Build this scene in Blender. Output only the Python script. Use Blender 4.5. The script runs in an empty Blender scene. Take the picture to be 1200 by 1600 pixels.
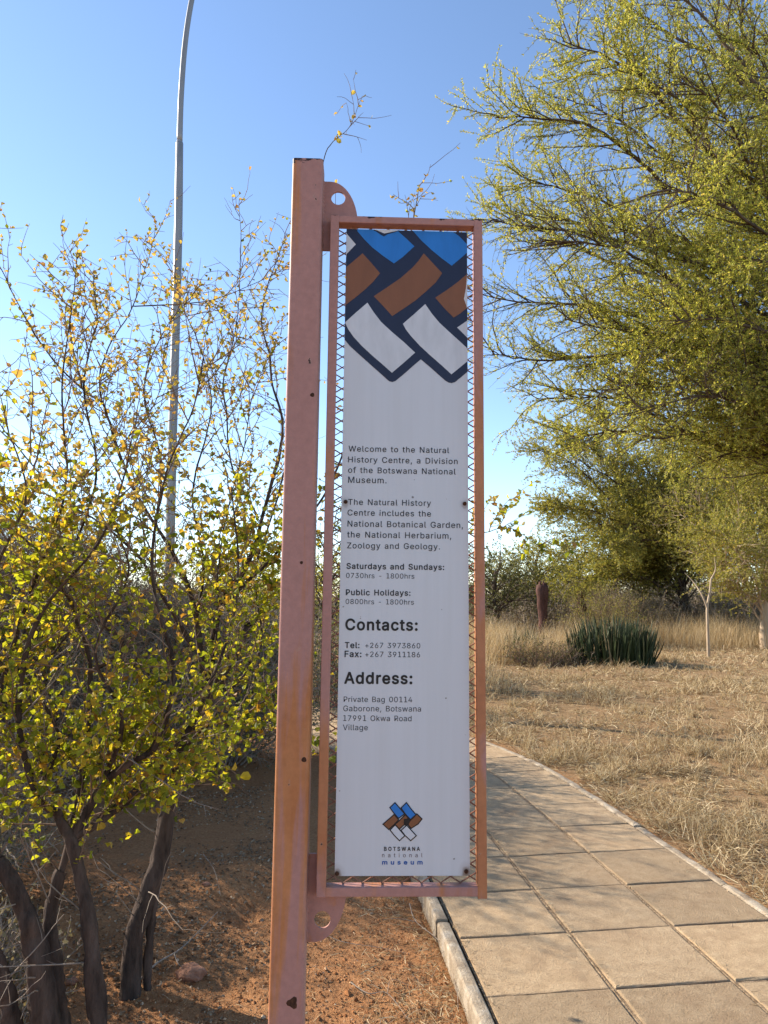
import bpy, bmesh, math, random
import numpy as np
from mathutils import Vector, Matrix, geometry

rng = np.random.default_rng(11)
random.seed(4)
SC = bpy.context.scene
COL = SC.collection
R = math.radians

# ------------------------------------------------------------------ camera, sky, sun, exposure
FPX, PITCH, EYE = 1100.0, math.atan(130 / 1100), 1.6
cam = bpy.data.cameras.new('camera')
cam_o = bpy.data.objects.new('camera', cam)
COL.objects.link(cam_o)
cam.sensor_fit = 'VERTICAL'
cam.sensor_height = 24
cam.lens = 24 * FPX / 1600
cam.clip_start, cam.clip_end = 0.05, 3000
cam_o.location = (0, 0, EYE)
cam_o.rotation_euler = (R(90) + PITCH, 0, 0)
SC.camera = cam_o

SUN_AZ, SUN_EL = R(64), R(29)          # azimuth: left of the viewing direction
W = bpy.data.worlds.new('World')
SC.world = W
W.use_nodes = True
nt = W.node_tree
sky = nt.nodes.new('ShaderNodeTexSky')
sky.sky_type = 'NISHITA'
sky.sun_disc = False
sky.sun_elevation = SUN_EL
sky.sun_rotation = -SUN_AZ
sky.altitude = 1500
sky.air_density = 1.0
sky.dust_density = 0.2
sky.ozone_density = 1.8
nt.links.new(sky.outputs[0], nt.nodes['Background'].inputs[0])
nt.nodes['Background'].inputs[1].default_value = 0.14

sun = bpy.data.lights.new('sun', 'SUN')
sun.energy = 5.0
sun.angle = R(0.5)
sun.color = (1.0, 0.90, 0.76)
sun_o = bpy.data.objects.new('sun', sun)
COL.objects.link(sun_o)
SDIR = Vector((-math.sin(SUN_AZ) * math.cos(SUN_EL), math.cos(SUN_AZ) * math.cos(SUN_EL), math.sin(SUN_EL)))
sun_o.rotation_euler = SDIR.to_track_quat('Z', 'Y').to_euler()
sun_o.location = SDIR * 60

SC.view_settings.view_transform = 'Standard'
SC.view_settings.look = 'None'
SC.view_settings.exposure = 1.1
SC.view_settings.gamma = 1
SC.view_settings.use_curve_mapping = False
SC.render.engine = 'CYCLES'
SC.cycles.max_bounces = 6
SC.cycles.transparent_max_bounces = 8
SC.cycles.use_denoising = True

# ------------------------------------------------------------------ pixel -> place
CF = np.array([0, math.cos(PITCH), math.sin(PITCH)])
CU = np.array([0, -math.sin(PITCH), math.cos(PITCH)])
CR = np.array([1.0, 0, 0])
CC = np.array([0, 0, EYE])


def ray(u, v):
    return CF + CR * (u - 600) / FPX - CU * (v - 800) / FPX


def at(u, v, Y):
    """the point at distance Y in front of the viewer that is seen at (u, v)"""
    d = ray(u, v)
    return CC + d * (Y / d[1])


def gnd(u, v, z=0.0):
    d = ray(u, v)
    return CC + d * ((z - EYE) / d[2])


# ------------------------------------------------------------------ helpers
def norm(v):
    return v / (np.linalg.norm(v, axis=-1, keepdims=True) + 1e-9)


def tag(o, label=None, cat=None, group=None, kind=None):
    if label: o['label'] = label
    if cat: o['category'] = cat
    if group: o['group'] = group
    if kind: o['kind'] = kind
    return o


def empty(name, loc, label=None, cat=None, group=None):
    o = bpy.data.objects.new(name, None)
    COL.objects.link(o)
    o.location = loc
    o.empty_display_size = 0.1
    return tag(o, label, cat, group)


def copy_tree(o, parent=None):
    c = o.copy()
    COL.objects.link(c)
    c.parent = parent
    for ch in list(o.children):
        copy_tree(ch, c)
    return c


class Geo:
    def __init__(self):
        self.V, self.F, self.n = [], [], 0

    def add(self, V, F, mi=0):
        V = np.asarray(V, np.float32).reshape(-1, 3)
        F = np.asarray(F, np.int64)
        if len(V) and len(F):
            self.F.append((F + self.n, mi))
            self.V.append(V)
            self.n += len(V)
        return self

    def poly(self, P, mi=0):
        return self.add(P, np.arange(len(P))[None], mi)

    def build(self, name, mats, parent=None, smooth=False, origin=None, loc=None):
        me = bpy.data.meshes.new(name)
        V = np.concatenate(self.V)
        if origin is not None:
            V = V - np.asarray(origin, np.float32)
        me.vertices.add(len(V))
        me.vertices.foreach_set('co', V.ravel())
        li = np.concatenate([f.ravel() for f, _ in self.F]).astype(np.int32)
        tot = np.concatenate([np.full(f.shape[0], f.shape[1]) for f, _ in self.F])
        mi = np.concatenate([np.full(f.shape[0], m) for f, m in self.F]).astype(np.int32)
        st = np.concatenate([[0], np.cumsum(tot)[:-1]]).astype(np.int32)
        me.loops.add(len(li))
        me.loops.foreach_set('vertex_index', li)
        me.polygons.add(len(tot))
        me.polygons.foreach_set('loop_start', st)
        me.polygons.foreach_set('material_index', mi)
        me.polygons.foreach_set('use_smooth', np.full(len(tot), smooth, bool))
        me.update(calc_edges=True)
        for m in (mats if isinstance(mats, (list, tuple)) else [mats]):
            me.materials.append(m)
        o = bpy.data.objects.new(name, me)
        COL.objects.link(o)
        o.parent = parent
        if loc is not None:
            o.location = loc
        elif origin is not None and parent is None:
            o.location = origin
        return o


def box(g, x0, x1, y0, y1, z0, z1, mi=0, bev=0.0):
    bm = bmesh.new()
    bmesh.ops.create_cube(bm, size=1)
    for v in bm.verts:
        v.co = Vector(((x0 + x1) / 2 + v.co.x * (x1 - x0), (y0 + y1) / 2 + v.co.y * (y1 - y0), (z0 + z1) / 2 + v.co.z * (z1 - z0)))
    if bev:
        bmesh.ops.bevel(bm, geom=list(bm.edges), offset=bev, segments=2, profile=0.5, affect='EDGES')
    add_bm(g, bm, mi)


def add_bm(g, bm, mi=0):
    bm.verts.index_update()
    V = [v.co[:] for v in bm.verts]
    by = {}
    for f in bm.faces:
        by.setdefault(len(f.verts), []).append([v.index for v in f.verts])
    base = g.n
    g.V.append(np.array(V, np.float32))
    g.n += len(V)
    for k, fs in by.items():
        g.F.append((np.array(fs, np.int64) + base, mi))
    bm.free()


def tubes(g, pts, rad, S=5, mi=0, cap=False, rough=0):
    """pts (N,P,3), rad (N,P): N round tapering limbs"""
    pts = np.asarray(pts, float)
    rad = np.asarray(rad, float)
    N, P, _ = pts.shape
    if N == 0:
        return
    T = norm(np.gradient(pts, axis=1))
    ref = norm(rng.normal(size=(N, 1, 3)))
    t0 = T[:, :1]
    bad = np.abs((ref * t0).sum(-1, keepdims=True)) > 0.85
    ref = np.where(bad, np.roll(ref, 1, -1) * [1, -1, 1], ref)
    n1 = norm(ref - (ref * T).sum(-1, keepdims=True) * T)
    n2 = np.cross(T, n1)
    a = np.arange(S) * 2 * math.pi / S
    ring = (n1[:, :, None] * np.cos(a)[None, None, :, None] + n2[:, :, None] * np.sin(a)[None, None, :, None])
    k = 1.0
    if rough:
        sd = rng.uniform(0, 90, (N, 1, 1))
        k = 1 + rough * (fbm(np.cos(a)[None, None] * 1.6 + sd, np.sin(a)[None, None] * 1.6 + np.arange(P)[None, :, None] * .22 + sd, 4, 3) * 1.3)[..., None]
    V = pts[:, :, None] + ring * rad[:, :, None, None] * k
    i = np.arange(N)[:, None, None] * P * S
    p = np.arange(P - 1)[None, :, None] * S
    s = np.arange(S)[None, None, :]
    s2 = (s + 1) % S
    F = np.stack([i + p + s, i + p + s2, i + p + S + s2, i + p + S + s], -1).reshape(-1, 4)
    g.add(V.reshape(-1, 3), F, mi)
    if cap:
        for q in (0, P - 1):
            c = np.arange(S) if q else np.arange(S)[::-1]
            g.F.append((np.arange(N)[:, None] * P * S + q * S + c[None] + g.n - N * P * S, mi))


def spline(P, n):
    P = np.asarray(P, float)
    if len(P) < 3:
        t = np.linspace(0, 1, n)[:, None]
        return P[0] * (1 - t) + P[-1] * t
    Q = np.vstack([2 * P[0] - P[1], P, 2 * P[-1] - P[-2]])
    m = len(P) - 1
    out = []
    for x in np.linspace(0, m - 1e-6, n):
        i = int(x); t = x - i
        a, b, c, d = Q[i:i + 4]
        out.append(0.5 * (2 * b + (c - a) * t + (2 * a - 5 * b + 4 * c - d) * t * t + (3 * b - a - 3 * c + d) * t ** 3))
    return np.array(out)


def grow(start, d, length, P, wig, trop=(0, 0, 0)):
    N = len(start)
    pts = np.zeros((N, P + 1, 3))
    pts[:, 0] = start
    d = norm(d)
    step = (np.asarray(length) / P)[:, None]
    trop = np.asarray(trop, float)
    for k in range(P):
        d = norm(d + rng.normal(size=(N, 3)) * wig + trop)
        pts[:, k + 1] = pts[:, k] + d * step
    return pts


def plen(pts):
    return np.linalg.norm(np.diff(pts, axis=1), axis=-1).sum(1)


def sprout(pts, spacing, t0=0.1, t1=1.0, keep=None):
    """positions along limbs: returns parent index, t, position, tangent"""
    L = plen(pts)
    n = np.maximum(1, np.round(L * (t1 - t0) / spacing + rng.uniform(-.4, .4, len(L)))).astype(int)
    idx = np.repeat(np.arange(len(pts)), n)
    j = np.arange(len(idx)) - np.repeat(np.cumsum(n) - n, n)
    t = t0 + (t1 - t0) * (j + rng.uniform(0, 1, len(idx))) / n[idx]
    f = np.clip(t, 0, 0.9999) * (pts.shape[1] - 1)
    i = f.astype(int)
    fr = (f - i)[:, None]
    a, b = pts[idx, i], pts[idx, i + 1]
    return idx, t, a * (1 - fr) + b * fr, norm(b - a)


def splay(T, ang, flat=0.0):
    N = len(T)
    r = rng.normal(size=(N, 3))
    r[:, 2] *= (1 - flat)
    n1 = norm(r - (r * T).sum(-1, keepdims=True) * T)
    ang = np.asarray(ang)[:, None] if np.ndim(ang) else ang
    return T * np.cos(ang) + n1 * np.sin(ang)


def leaves(g, pos, axis, L, wid, mi=0, shape='diamond', fold=0.25):
    """one small leaf face pair (or diamond) per position"""
    N = len(pos)
    if N == 0:
        return
    axis = norm(axis)
    r = rng.normal(size=(N, 3))
    side = norm(np.cross(axis, r))
    up = np.cross(side, axis)
    L = np.asarray(L)[:, None] if np.ndim(L) else np.full((N, 1), L)
    w = L * wid
    if shape == 'diamond':
        V = np.stack([pos, pos + axis * L * .5 + side * w, pos + axis * L, pos + axis * L * .5 - side * w], 1)
        F = np.arange(N)[:, None] * 4 + np.arange(4)[None]
        g.add(V.reshape(-1, 3), F, mi)
    else:
        b = pos
        t = pos + axis * L - up * L * .12
        k = up * w * fold * 2
        r1 = pos + axis * L * .32 + side * w * .85 + k
        r2 = pos + axis * L * .74 + side * w * .9 + k * .8
        l1 = pos + axis * L * .32 - side * w * .85 + k
        l2 = pos + axis * L * .74 - side * w * .9 + k * .8
        m = pos + axis * L * .55 + up * L * .04
        V = np.stack([b, r1, r2, t, l2, l1, m], 1)
        o = np.arange(N)[:, None] * 7
        g.add(V.reshape(-1, 3), np.concatenate([o + np.array([[0, 1, 2, 6]]), o + np.array([[6, 2, 3, 4]]), o + np.array([[0, 6, 4, 5]])]), mi)


def vnoise(x, y, seed=0):
    xi, yi = np.floor(x).astype(np.int64), np.floor(y).astype(np.int64)
    fx, fy = x - xi, y - yi
    fx, fy = fx * fx * (3 - 2 * fx), fy * fy * (3 - 2 * fy)

    def h(a, b):
        n = (a * 374761393 + b * 668265263 + seed * 982451653) & 0x7fffffff
        n = ((n ^ (n >> 13)) * 1274126177) & 0x7fffffff
        return ((n ^ (n >> 16)) & 0xffff) / 65535.0
    return (h(xi, yi) * (1 - fx) + h(xi + 1, yi) * fx) * (1 - fy) + (h(xi, yi + 1) * (1 - fx) + h(xi + 1, yi + 1) * fx) * fy


def fbm(x, y, oct=4, seed=0):
    s, a, t = 0, 1, 0
    for k in range(oct):
        s = s + a * vnoise(x * 2 ** k + 17.3 * k, y * 2 ** k - 9.1 * k, seed + k)
        t += a; a *= .5
    return s / t * 2 - 1


# ------------------------------------------------------------------ materials
def mat(name):
    m = bpy.data.materials.new(name)
    m.use_nodes = True
    n = m.node_tree.nodes
    return m, n, m.node_tree.links, n['Principled BSDF']


def ramp(n, stops, interp='LINEAR'):
    r = n.new('ShaderNodeValToRGB')
    r.color_ramp.interpolation = interp
    e = r.color_ramp.elements
    while len(e) < len(stops): e.new(0.5)
    for k, (p, c) in enumerate(stops):
        e[k].position = p
        e[k].color = (*c, 1) if len(c) == 3 else c
    return r


def noise(n, l, scale, detail=6, rough=.6, vec=None, coord='Object', stretch=None, dist=0):
    t = n.new('ShaderNodeTexNoise')
    t.inputs['Scale'].default_value = scale
    t.inputs['Detail'].default_value = detail
    t.inputs['Roughness'].default_value = rough
    t.inputs['Distortion'].default_value = dist
    c = n.new('ShaderNodeTexCoord')
    o = c.outputs[coord]
    if stretch:
        mp = n.new('ShaderNodeMapping')
        mp.inputs['Scale'].default_value = stretch
        l.new(o, mp.inputs[0]); o = mp.outputs[0]
    l.new(o, t.inputs['Vector'])
    return t


def mixc(n, l, fac, a, b, mode='MIX'):
    m = n.new('ShaderNodeMix')
    m.data_type = 'RGBA'
    m.blend_type = mode
    for sock, v in ((m.inputs[0], fac), (m.inputs[6], a), (m.inputs[7], b)):
        if hasattr(v, 'is_linked') or hasattr(v, 'links'):
            l.new(v, sock)
        elif isinstance(v, (tuple, list)):
            sock.default_value = (*v, 1)
        else:
            sock.default_value = v
    return m.outputs[2]


def math_(n, l, op, a, b=None, clamp=False):
    m = n.new('ShaderNodeMath')
    m.operation = op
    m.use_clamp = clamp
    for s, v in zip(m.inputs, (a, b)):
        if v is None: continue
        if hasattr(v, 'links'): l.new(v, s)
        else: s.default_value = v
    return m.outputs[0]


def bump(n, l, p, height, strength, dist=0.01):
    b = n.new('ShaderNodeBump')
    b.inputs['Strength'].default_value = strength
    b.inputs['Distance'].default_value = dist
    l.new(height, b.inputs['Height'])
    l.new(b.outputs[0], p.inputs['Normal'])


def leaf_mat(name, stops, trans=0.5, tcol=(1.25, 1.15, .55), rough=.55, spec=.25):
    m, n, l, p = mat(name)
    g = n.new('ShaderNodeNewGeometry')
    r = ramp(n, stops)
    l.new(g.outputs['Random Per Island'], r.inputs[0])
    l.new(r.outputs[0], p.inputs['Base Color'])
    p.inputs['Roughness'].default_value = rough
    p.inputs['Specular IOR Level'].default_value = spec
    if trans:
        t = n.new('ShaderNodeBsdfTranslucent')
        l.new(mixc(n, l, 1.0, r.outputs[0], tcol, 'MULTIPLY'), t.inputs[0])
        mx = n.new('ShaderNodeMixShader')
        mx.inputs[0].default_value = trans
        l.new(p.outputs[0], mx.inputs[1]); l.new(t.outputs[0], mx.inputs[2])
        l.new(mx.outputs[0], n['Material Output'].inputs[0])
    return m


def bark_mat(name, a, b, scale=14, bstr=.6):
    m, n, l, p = mat(name)
    t = noise(n, l, scale, 7, .65, stretch=(1, 1, .25))
    r = ramp(n, [(.3, a), (.7, b)])
    l.new(t.outputs[0], r.inputs[0])
    l.new(r.outputs[0], p.inputs['Base Color'])
    p.inputs['Roughness'].default_value = .9
    p.inputs['Specular IOR Level'].default_value = .15
    bump(n, l, p, t.outputs[0], bstr, .02)
    return m


def plain(name, c, rough=.6, metal=0, spec=.4):
    m, n, l, p = mat(name)
    p.inputs['Base Color'].default_value = (*c, 1)
    p.inputs['Roughness'].default_value = rough
    p.inputs['Metallic'].default_value = metal
    p.inputs['Specular IOR Level'].default_value = spec
    return m


# ------------------------------------------------------------------ the path's course
def course():
    s, P, h = -0.5, [], None
    x, y, step = 1.59, -0.5, 0.05
    while y < 14.2 and x > -14:
        P.append((x, y))
        if y < 2.8: a = 6.2
        elif y < 6.2: a = 6.2 + (y - 2.8) * 0.75
        else: a = min(80, 8.75 + (math.hypot(x - .8, y - 6.2)) * 10.5)
        x -= math.sin(R(a)) * step
        y += math.cos(R(a)) * step
    return np.array(P)


PATH = course()
PTAN = norm(np.gradient(PATH, axis=0))
PNRM = np.stack([PTAN[:, 1], -PTAN[:, 0]], -1)       # to the right of the way
PS = np.arange(len(PATH)) * 0.05
HALF = 0.80


def on_path(s, t):
    i = np.clip(s / 0.05, 0, len(PATH) - 1.001)
    k = i.astype(int); f = (i - k)[..., None]
    c = PATH[k] * (1 - f) + PATH[k + 1] * f
    nn = norm(PNRM[k] * (1 - f) + PNRM[k + 1] * f)
    return c + nn * t[..., None]


def path_side(x, y):
    """signed distance from the path's centre line (right is positive)"""
    sh = x.shape
    q = np.stack([x.ravel(), y.ravel()], -1)
    out = np.full(len(q), 99.0)
    near = np.where((np.abs(q[:, 0]) < 30) & (q[:, 1] > -8) & (q[:, 1] < 30))[0]
    for c in np.array_split(near, max(1, len(near) // 20000 + 1)):
        d = ((q[c, None] - PATH[None, ::3]) ** 2).sum(-1)
        k = d.argmin(1) * 3
        sg = ((q[c] - PATH[k]) * PNRM[k]).sum(-1)
        out[c] = np.where(sg < 0, -1, 1) * np.sqrt(d.min(1))
    far = np.ones(len(q), bool); far[near] = False
    out[far] = np.where((q[far, 0] > 1), 99, -99)
    return out.reshape(sh)


BUMPS = [(*gnd(372, 1372, -.08)[:2], .17, .055), (*gnd(385, 1425, -.08)[:2], .10, -.08), (*gnd(122, 1475, -.08)[:2], .12, -.09),
         (*gnd(95, 1455, -.08)[:2], .2, .05), (*gnd(210, 1500, -.08)[:2], .16, .05), (*gnd(345, 1535, -.08)[:2], .08, -.03)]


def ground_z(x, y, d=None):
    if d is None: d = path_side(x, y)
    left = d < 0
    near = np.exp(-((x / 9) ** 2 + ((y - 4) / 9) ** 2))
    z = np.where(left, -0.085, -0.035 + 0.02 * np.clip((d - HALF) / 2, 0, 1))
    z = z + fbm(x * .9, y * .9, 3, 3) * .03 * np.clip((np.abs(d) - HALF) / 1.2, 0, 1)
    z = z + fbm(x * 9, y * 9, 4, 8) * .014 * near + np.abs(fbm(x * 26, y * 26, 2, 21)) * .012 * near * left
    for bx, by, r, h in BUMPS:
        z = z + h * np.exp(-((x - bx) ** 2 + (y - by) ** 2) / (2 * r * r))
    a = np.clip((np.abs(d) - HALF - .02) / .06, 0, 1)
    z = np.where(a < 1, z * a + (1 - a) * np.minimum(z, -.12), z)
    return z


def axis(lo, hi, fine, outlo, outhi, gr=1.09):
    c = list(np.arange(lo, hi + 1e-6, fine))
    st, v = fine, hi
    while v < outhi:
        st *= gr; v += st; c.append(v)
    st, v = fine, lo
    pre = []
    while v > outlo:
        st *= gr; v -= st; pre.append(v)
    return np.array(pre[::-1] + c)


M = {}
# ground: red soil by the path, straw-coloured field to the right
m, n, l, p = mat('soil'); M['soil'] = m
at_ = n.new('ShaderNodeAttribute'); at_.attribute_name = 'field'
n1 = noise(n, l, 3.2, 8, .65)
n2 = noise(n, l, 55, 6, .7)
n3 = noise(n, l, 190, 3, .6)
soil = ramp(n, [(.28, (.145, .06, .027)), (.46, (.35, .165, .073)), (.72, (.50, .275, .135))]); l.new(n2.outputs[0], soil.inputs[0])
soil2 = mixc(n, l, math_(n, l, 'MULTIPLY', n1.outputs[0], .7), soil.outputs[0], (.46, .23, .105))
grav = ramp(n, [(.62, (0, 0, 0)), (.7, (1, 1, 1))]); l.new(n3.outputs[0], grav.inputs[0])
soil3 = mixc(n, l, math_(n, l, 'MULTIPLY', grav.outputs[0], .35), soil2, (.42, .28, .17))
fld = ramp(n, [(.3, (.20, .115, .058)), (.7, (.38, .265, .145))]); l.new(n2.outputs[0], fld.inputs[0])
f2 = math_(n, l, 'ADD', at_.outputs['Fac'], math_(n, l, 'MULTIPLY', math_(n, l, 'SUBTRACT', n1.outputs[0], .5), .9))
l.new(mixc(n, l, math_(n, l, 'MULTIPLY', f2, 1, True), soil3, fld.outputs[0]), p.inputs['Base Color'])
p.inputs['Roughness'].default_value = 1; p.inputs['Specular IOR Level'].default_value = .05
bump(n, l, p, math_(n, l, 'ADD', n2.outputs[0], math_(n, l, 'MULTIPLY', n3.outputs[0], .5)), .8, .03)

# concrete paving slabs
m, n, l, p = mat('concrete'); M['concrete'] = m
g_ = n.new('ShaderNodeNewGeometry')
a = noise(n, l, 2.6, 7, .68); b = noise(n, l, 130, 4, .8); c = noise(n, l, 14, 8, .75)
r1 = ramp(n, [(.3, (.36, .255, .155)), (.5, (.455, .33, .205)), (.7, (.54, .405, .26))]); l.new(c.outputs[0], r1.inputs[0])
r2 = ramp(n, [(.32, (.62, .60, .57)), (.47, (.97, .97, .97)), (.58, (1.0, 1.0, 1.0)), (.72, (1.25, 1.24, 1.2))]); l.new(b.outputs[0], r2.inputs[0])
cc = mixc(n, l, 1, r1.outputs[0], r2.outputs[0], 'MULTIPLY')
pr = ramp(n, [(0, (.80, .79, .77)), (.5, (.98, .97, .95)), (1, (1.1, 1.07, 1.02))]); l.new(g_.outputs['Random Per Island'], pr.inputs[0])
cc = mixc(n, l, 1, cc, pr.outputs[0], 'MULTIPLY')
st = ramp(n, [(.50, (0, 0, 0)), (.70, (1, 1, 1))]); l.new(a.outputs[0], st.inputs[0])
l.new(mixc(n, l, math_(n, l, 'MULTIPLY', st.outputs[0], .6), cc, (.26, .165, .095)), p.inputs['Base Color'])
p.inputs['Roughness'].default_value = .95; p.inputs['Specular IOR Level'].default_value = .15
bump(n, l, p, math_(n, l, 'ADD', b.outputs[0], math_(n, l, 'MULTIPLY', c.outputs[0], 1.2)), .9, .010)

m, n, l, p = mat('kerb_concrete'); M['kerb'] = m
a = noise(n, l, 9, 8, .7, stretch=(1, 1, .4)); b = noise(n, l, 120, 4, .7)
r1 = ramp(n, [(.3, (.19, .135, .09)), (.5, (.33, .265, .19)), (.7, (.46, .40, .32))]); l.new(a.outputs[0], r1.inputs[0])
r2 = ramp(n, [(.3, (.7, .7, .7)), (.6, (1.1, 1.1, 1.1))]); l.new(b.outputs[0], r2.inputs[0])
l.new(mixc(n, l, 1, r1.outputs[0], r2.outputs[0], 'MULTIPLY'), p.inputs['Base Color'])
p.inputs['Roughness'].default_value = .95; p.inputs['Specular IOR Level'].default_value = .15
bump(n, l, p, math_(n, l, 'ADD', a.outputs[0], math_(n, l, 'MULTIPLY', b.outputs[0], .5)), .8, .012)

m, n, l, p = mat('joint_sand'); M['joint'] = m
a = noise(n, l, 60, 6, .7)
r1 = ramp(n, [(.35, (.15, .10, .062)), (.65, (.44, .325, .21))]); l.new(a.outputs[0], r1.inputs[0])
l.new(r1.outputs[0], p.inputs['Base Color']); p.inputs['Roughness'].default_value = 1; p.inputs['Specular IOR Level'].default_value = .05
bump(n, l, p, a.outputs[0], 1, .02)

# ------------------------------------------------------------------ ground, path, kerbs
gx = axis(-2.8, 2.8, .022, -520, 560, 1.1)
gy = axis(1.8, 6.6, .022, -40, 900, 1.1)
X, Y = np.meshgrid(gx, gy)
D = path_side(X, Y)
Z = ground_z(X, Y, D)
nx, ny = len(gx), len(gy)
i = (np.arange(ny - 1)[:, None] * nx + np.arange(nx - 1)[None]).ravel()
g = Geo().add(np.stack([X, Y, Z], -1).reshape(-1, 3), np.stack([i, i + 1, i + nx + 1, i + nx], -1))
go = g.build('ground', M['soil'], smooth=True)
tag(go, kind='structure')
fa = np.clip((D - HALF + .1) / .4, 0, 1)
far_l = np.clip((Y - 9.5) / 3 + fbm(X * .4, Y * .4, 3, 5) * .5, 0, 1)
fa = np.maximum(fa, far_l)
att = go.data.attributes.new('field', 'FLOAT', 'POINT')
att.data.foreach_set('value', fa.ravel().astype(np.float32))


def build_path():
    g = Geo()
    smax = PS[-1]
    s = np.arange(0, smax, .1)
    e = HALF - .005
    Lp, Rp = on_path(s, np.full(len(s), -e)), on_path(s, np.full(len(s), e))
    V = np.concatenate([np.c_[Lp, np.full(len(s), -.007)], np.c_[Rp, np.full(len(s), -.007)]])
    k = np.arange(len(s) - 1); q = len(s)
    g.add(V, np.stack([k, k + q, k + q + 1, k + 1], -1), 1)
    # slabs, three to a row
    edges = [(-.785, -.269), (-.246, .256), (.279, .785)]
    row, srow = .0, 0.163
    while srow < smax - .6:
        for c, (t0, t1) in enumerate(edges):
            j = rng.uniform(-.004, .004, 4)
            gap = .005
            s0, s1 = srow + gap + j[0], srow + .497 - gap + j[1]
            za = rng.uniform(-.003, .003, 4)
            rings = []
            for ins, z in ((0, -.03), (0, -.007), (.003, -.002), (.008, 0)):
                ss, tt = [], []
                for e_ in range(4):
                    for f in np.arange(6) / 6:
                        a, b = [((s0, t0), (s1, t0)), ((s1, t0), (s1, t1)), ((s1, t1), (s0, t1)), ((s0, t1), (s0, t0))][e_]
                        ss.append(a[0] + (b[0] - a[0]) * f); tt.append(a[1] + (b[1] - a[1]) * f)
                ss, tt = np.array(ss), np.array(tt)
                cs, ct = (s0 + s1) / 2, (t0 + t1) / 2
                kk = 1 - ins / .25
                p2 = on_path(cs + (ss - cs) * kk, ct + (tt - ct) * kk)
                chip = (rng.uniform(-.0022, .0022, (24, 2)) if z < 0 else 0)
                fs, ft = (ss - s0) / (s1 - s0), (tt - t0) / (t1 - t0)
                zz = z + za[0] * (1 - fs) * (1 - ft) + za[1] * fs * (1 - ft) + za[2] * fs * ft + za[3] * (1 - fs) * ft
                rings.append(np.c_[p2 + chip, zz])
            V = np.concatenate(rings)
            k = np.arange(24); k2 = (k + 1) % 24
            F = np.concatenate([np.stack([k + 24 * r, k2 + 24 * r, k2 + 24 * r + 24, k + 24 * r + 24], -1)[:, ::-1] for r in range(3)])
            base = g.n
            g.add(V, F, 0)
            g.F.append((base + 72 + np.arange(24)[None, ::-1], 0))
        srow += .497
    # raised mortar beads in the long joints
    for t in (-.2575, .2675):
        s = np.arange(0, smax - .2, .04)
        w = .0055 + .003 * fbm(s * 5, s * 0 + t * 9, 3, 4)
        zc = -.004 + .005 * fbm(s * 3, s * 0 + t * 7, 3, 6)
        A, B = on_path(s, t - w), on_path(s, t + w)
        Cc = on_path(s, np.full(len(s), t))
        V = np.concatenate([np.c_[A, zc - .006], np.c_[Cc, zc], np.c_[B, zc - .006]])
        k = np.arange(len(s) - 1); q = len(s)
        g.add(V, np.concatenate([np.stack([k, k + q, k + q + 1, k + 1], -1), np.stack([k + q, k + 2 * q, k + 2 * q + 1, k + q + 1], -1)]), 2)
    o = g.build('path', [M['concrete'], M['joint'], M['joint']])
    return tag(o, kind='structure')


build_path()


def build_kerb(side, ztop, s_first, wide=.074, zbot=-.22):
    g = Geo()
    smax = PS[-1] - .3
    s = s_first
    while s < smax - 1:
        ln = .99
        n_ = 26
        ss = np.linspace(s + .006, s + ln - .006, n_)
        dz = rng.uniform(-.008, .008); dt = rng.uniform(-.008, .008); tw = rng.uniform(-.006, .006)
        t_in, t_out = HALF + .004 + dt, HALF + .004 + wide + dt
        prof = [(t_in, zbot), (t_in, ztop - .012), (t_in + .008, ztop - .002), (t_in + .022, ztop), (t_out - .022, ztop), (t_out - .007, ztop - .003), (t_out, ztop - .014), (t_out, -.04), (t_out, -.08), (t_out, zbot)]
        V = []
        f = np.linspace(0, 1, n_)
        for q, (t, z) in enumerate(prof):
            wob = .004 * fbm(ss * 9, np.full(n_, q * .37 + side), 3, 9) * (1 if 0 < q < 9 else 0)
            endr = np.where((f < .03) | (f > .97), -.006, 0) * (1 if 1 < q < 7 else 0)
            p2 = on_path(ss, side * (t + wob + tw * f))
            V.append(np.c_[p2, np.full(n_, z) + (dz + wob + endr if q not in (0, 9) else 0)])
        V = np.array(V)                      # prof x n x 3
        Pn = len(prof)
        k = np.arange(Pn - 1)[:, None] * n_ + np.arange(n_ - 1)[None]
        F = np.stack([k, k + 1, k + n_ + 1, k + n_], -1).reshape(-1, 4)
        base = g.n
        g.add(V.reshape(-1, 3), F if side < 0 else F[:, ::-1])
        for e in (0, n_ - 1):
            g.F.append((base + (np.arange(Pn) * n_ + e)[None], 0))
        s += ln
    o = g.build('kerb', M['kerb'])
    return tag(o, kind='structure')


build_kerb(-1, .020, .34, .06)
build_kerb(1, .004, .62, .058)

# ------------------------------------------------------------------ the sign
YAW, TILT, ROLL = R(1.9972), R(-.4108), R(.6217)
SM = Matrix.Rotation(YAW, 3, 'Z') @ Matrix.Rotation(TILT, 3, 'X') @ Matrix.Rotation(ROLL, 3, 'Y')
SMn = np.array(SM)
SO = np.array([.04727, 1.61068, 1.73359])
FW, FH = .37, 1.5622


def sg(u, v, b=0.0):
    """pixel -> (x, z) on the sign's plane b metres behind the frame's front"""
    o = SMn.T @ (CC - SO); d = SMn.T @ ray(u, v)
    t = (b - o[1]) / d[1]
    q = o + d * t
    return q[0], q[2]


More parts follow.
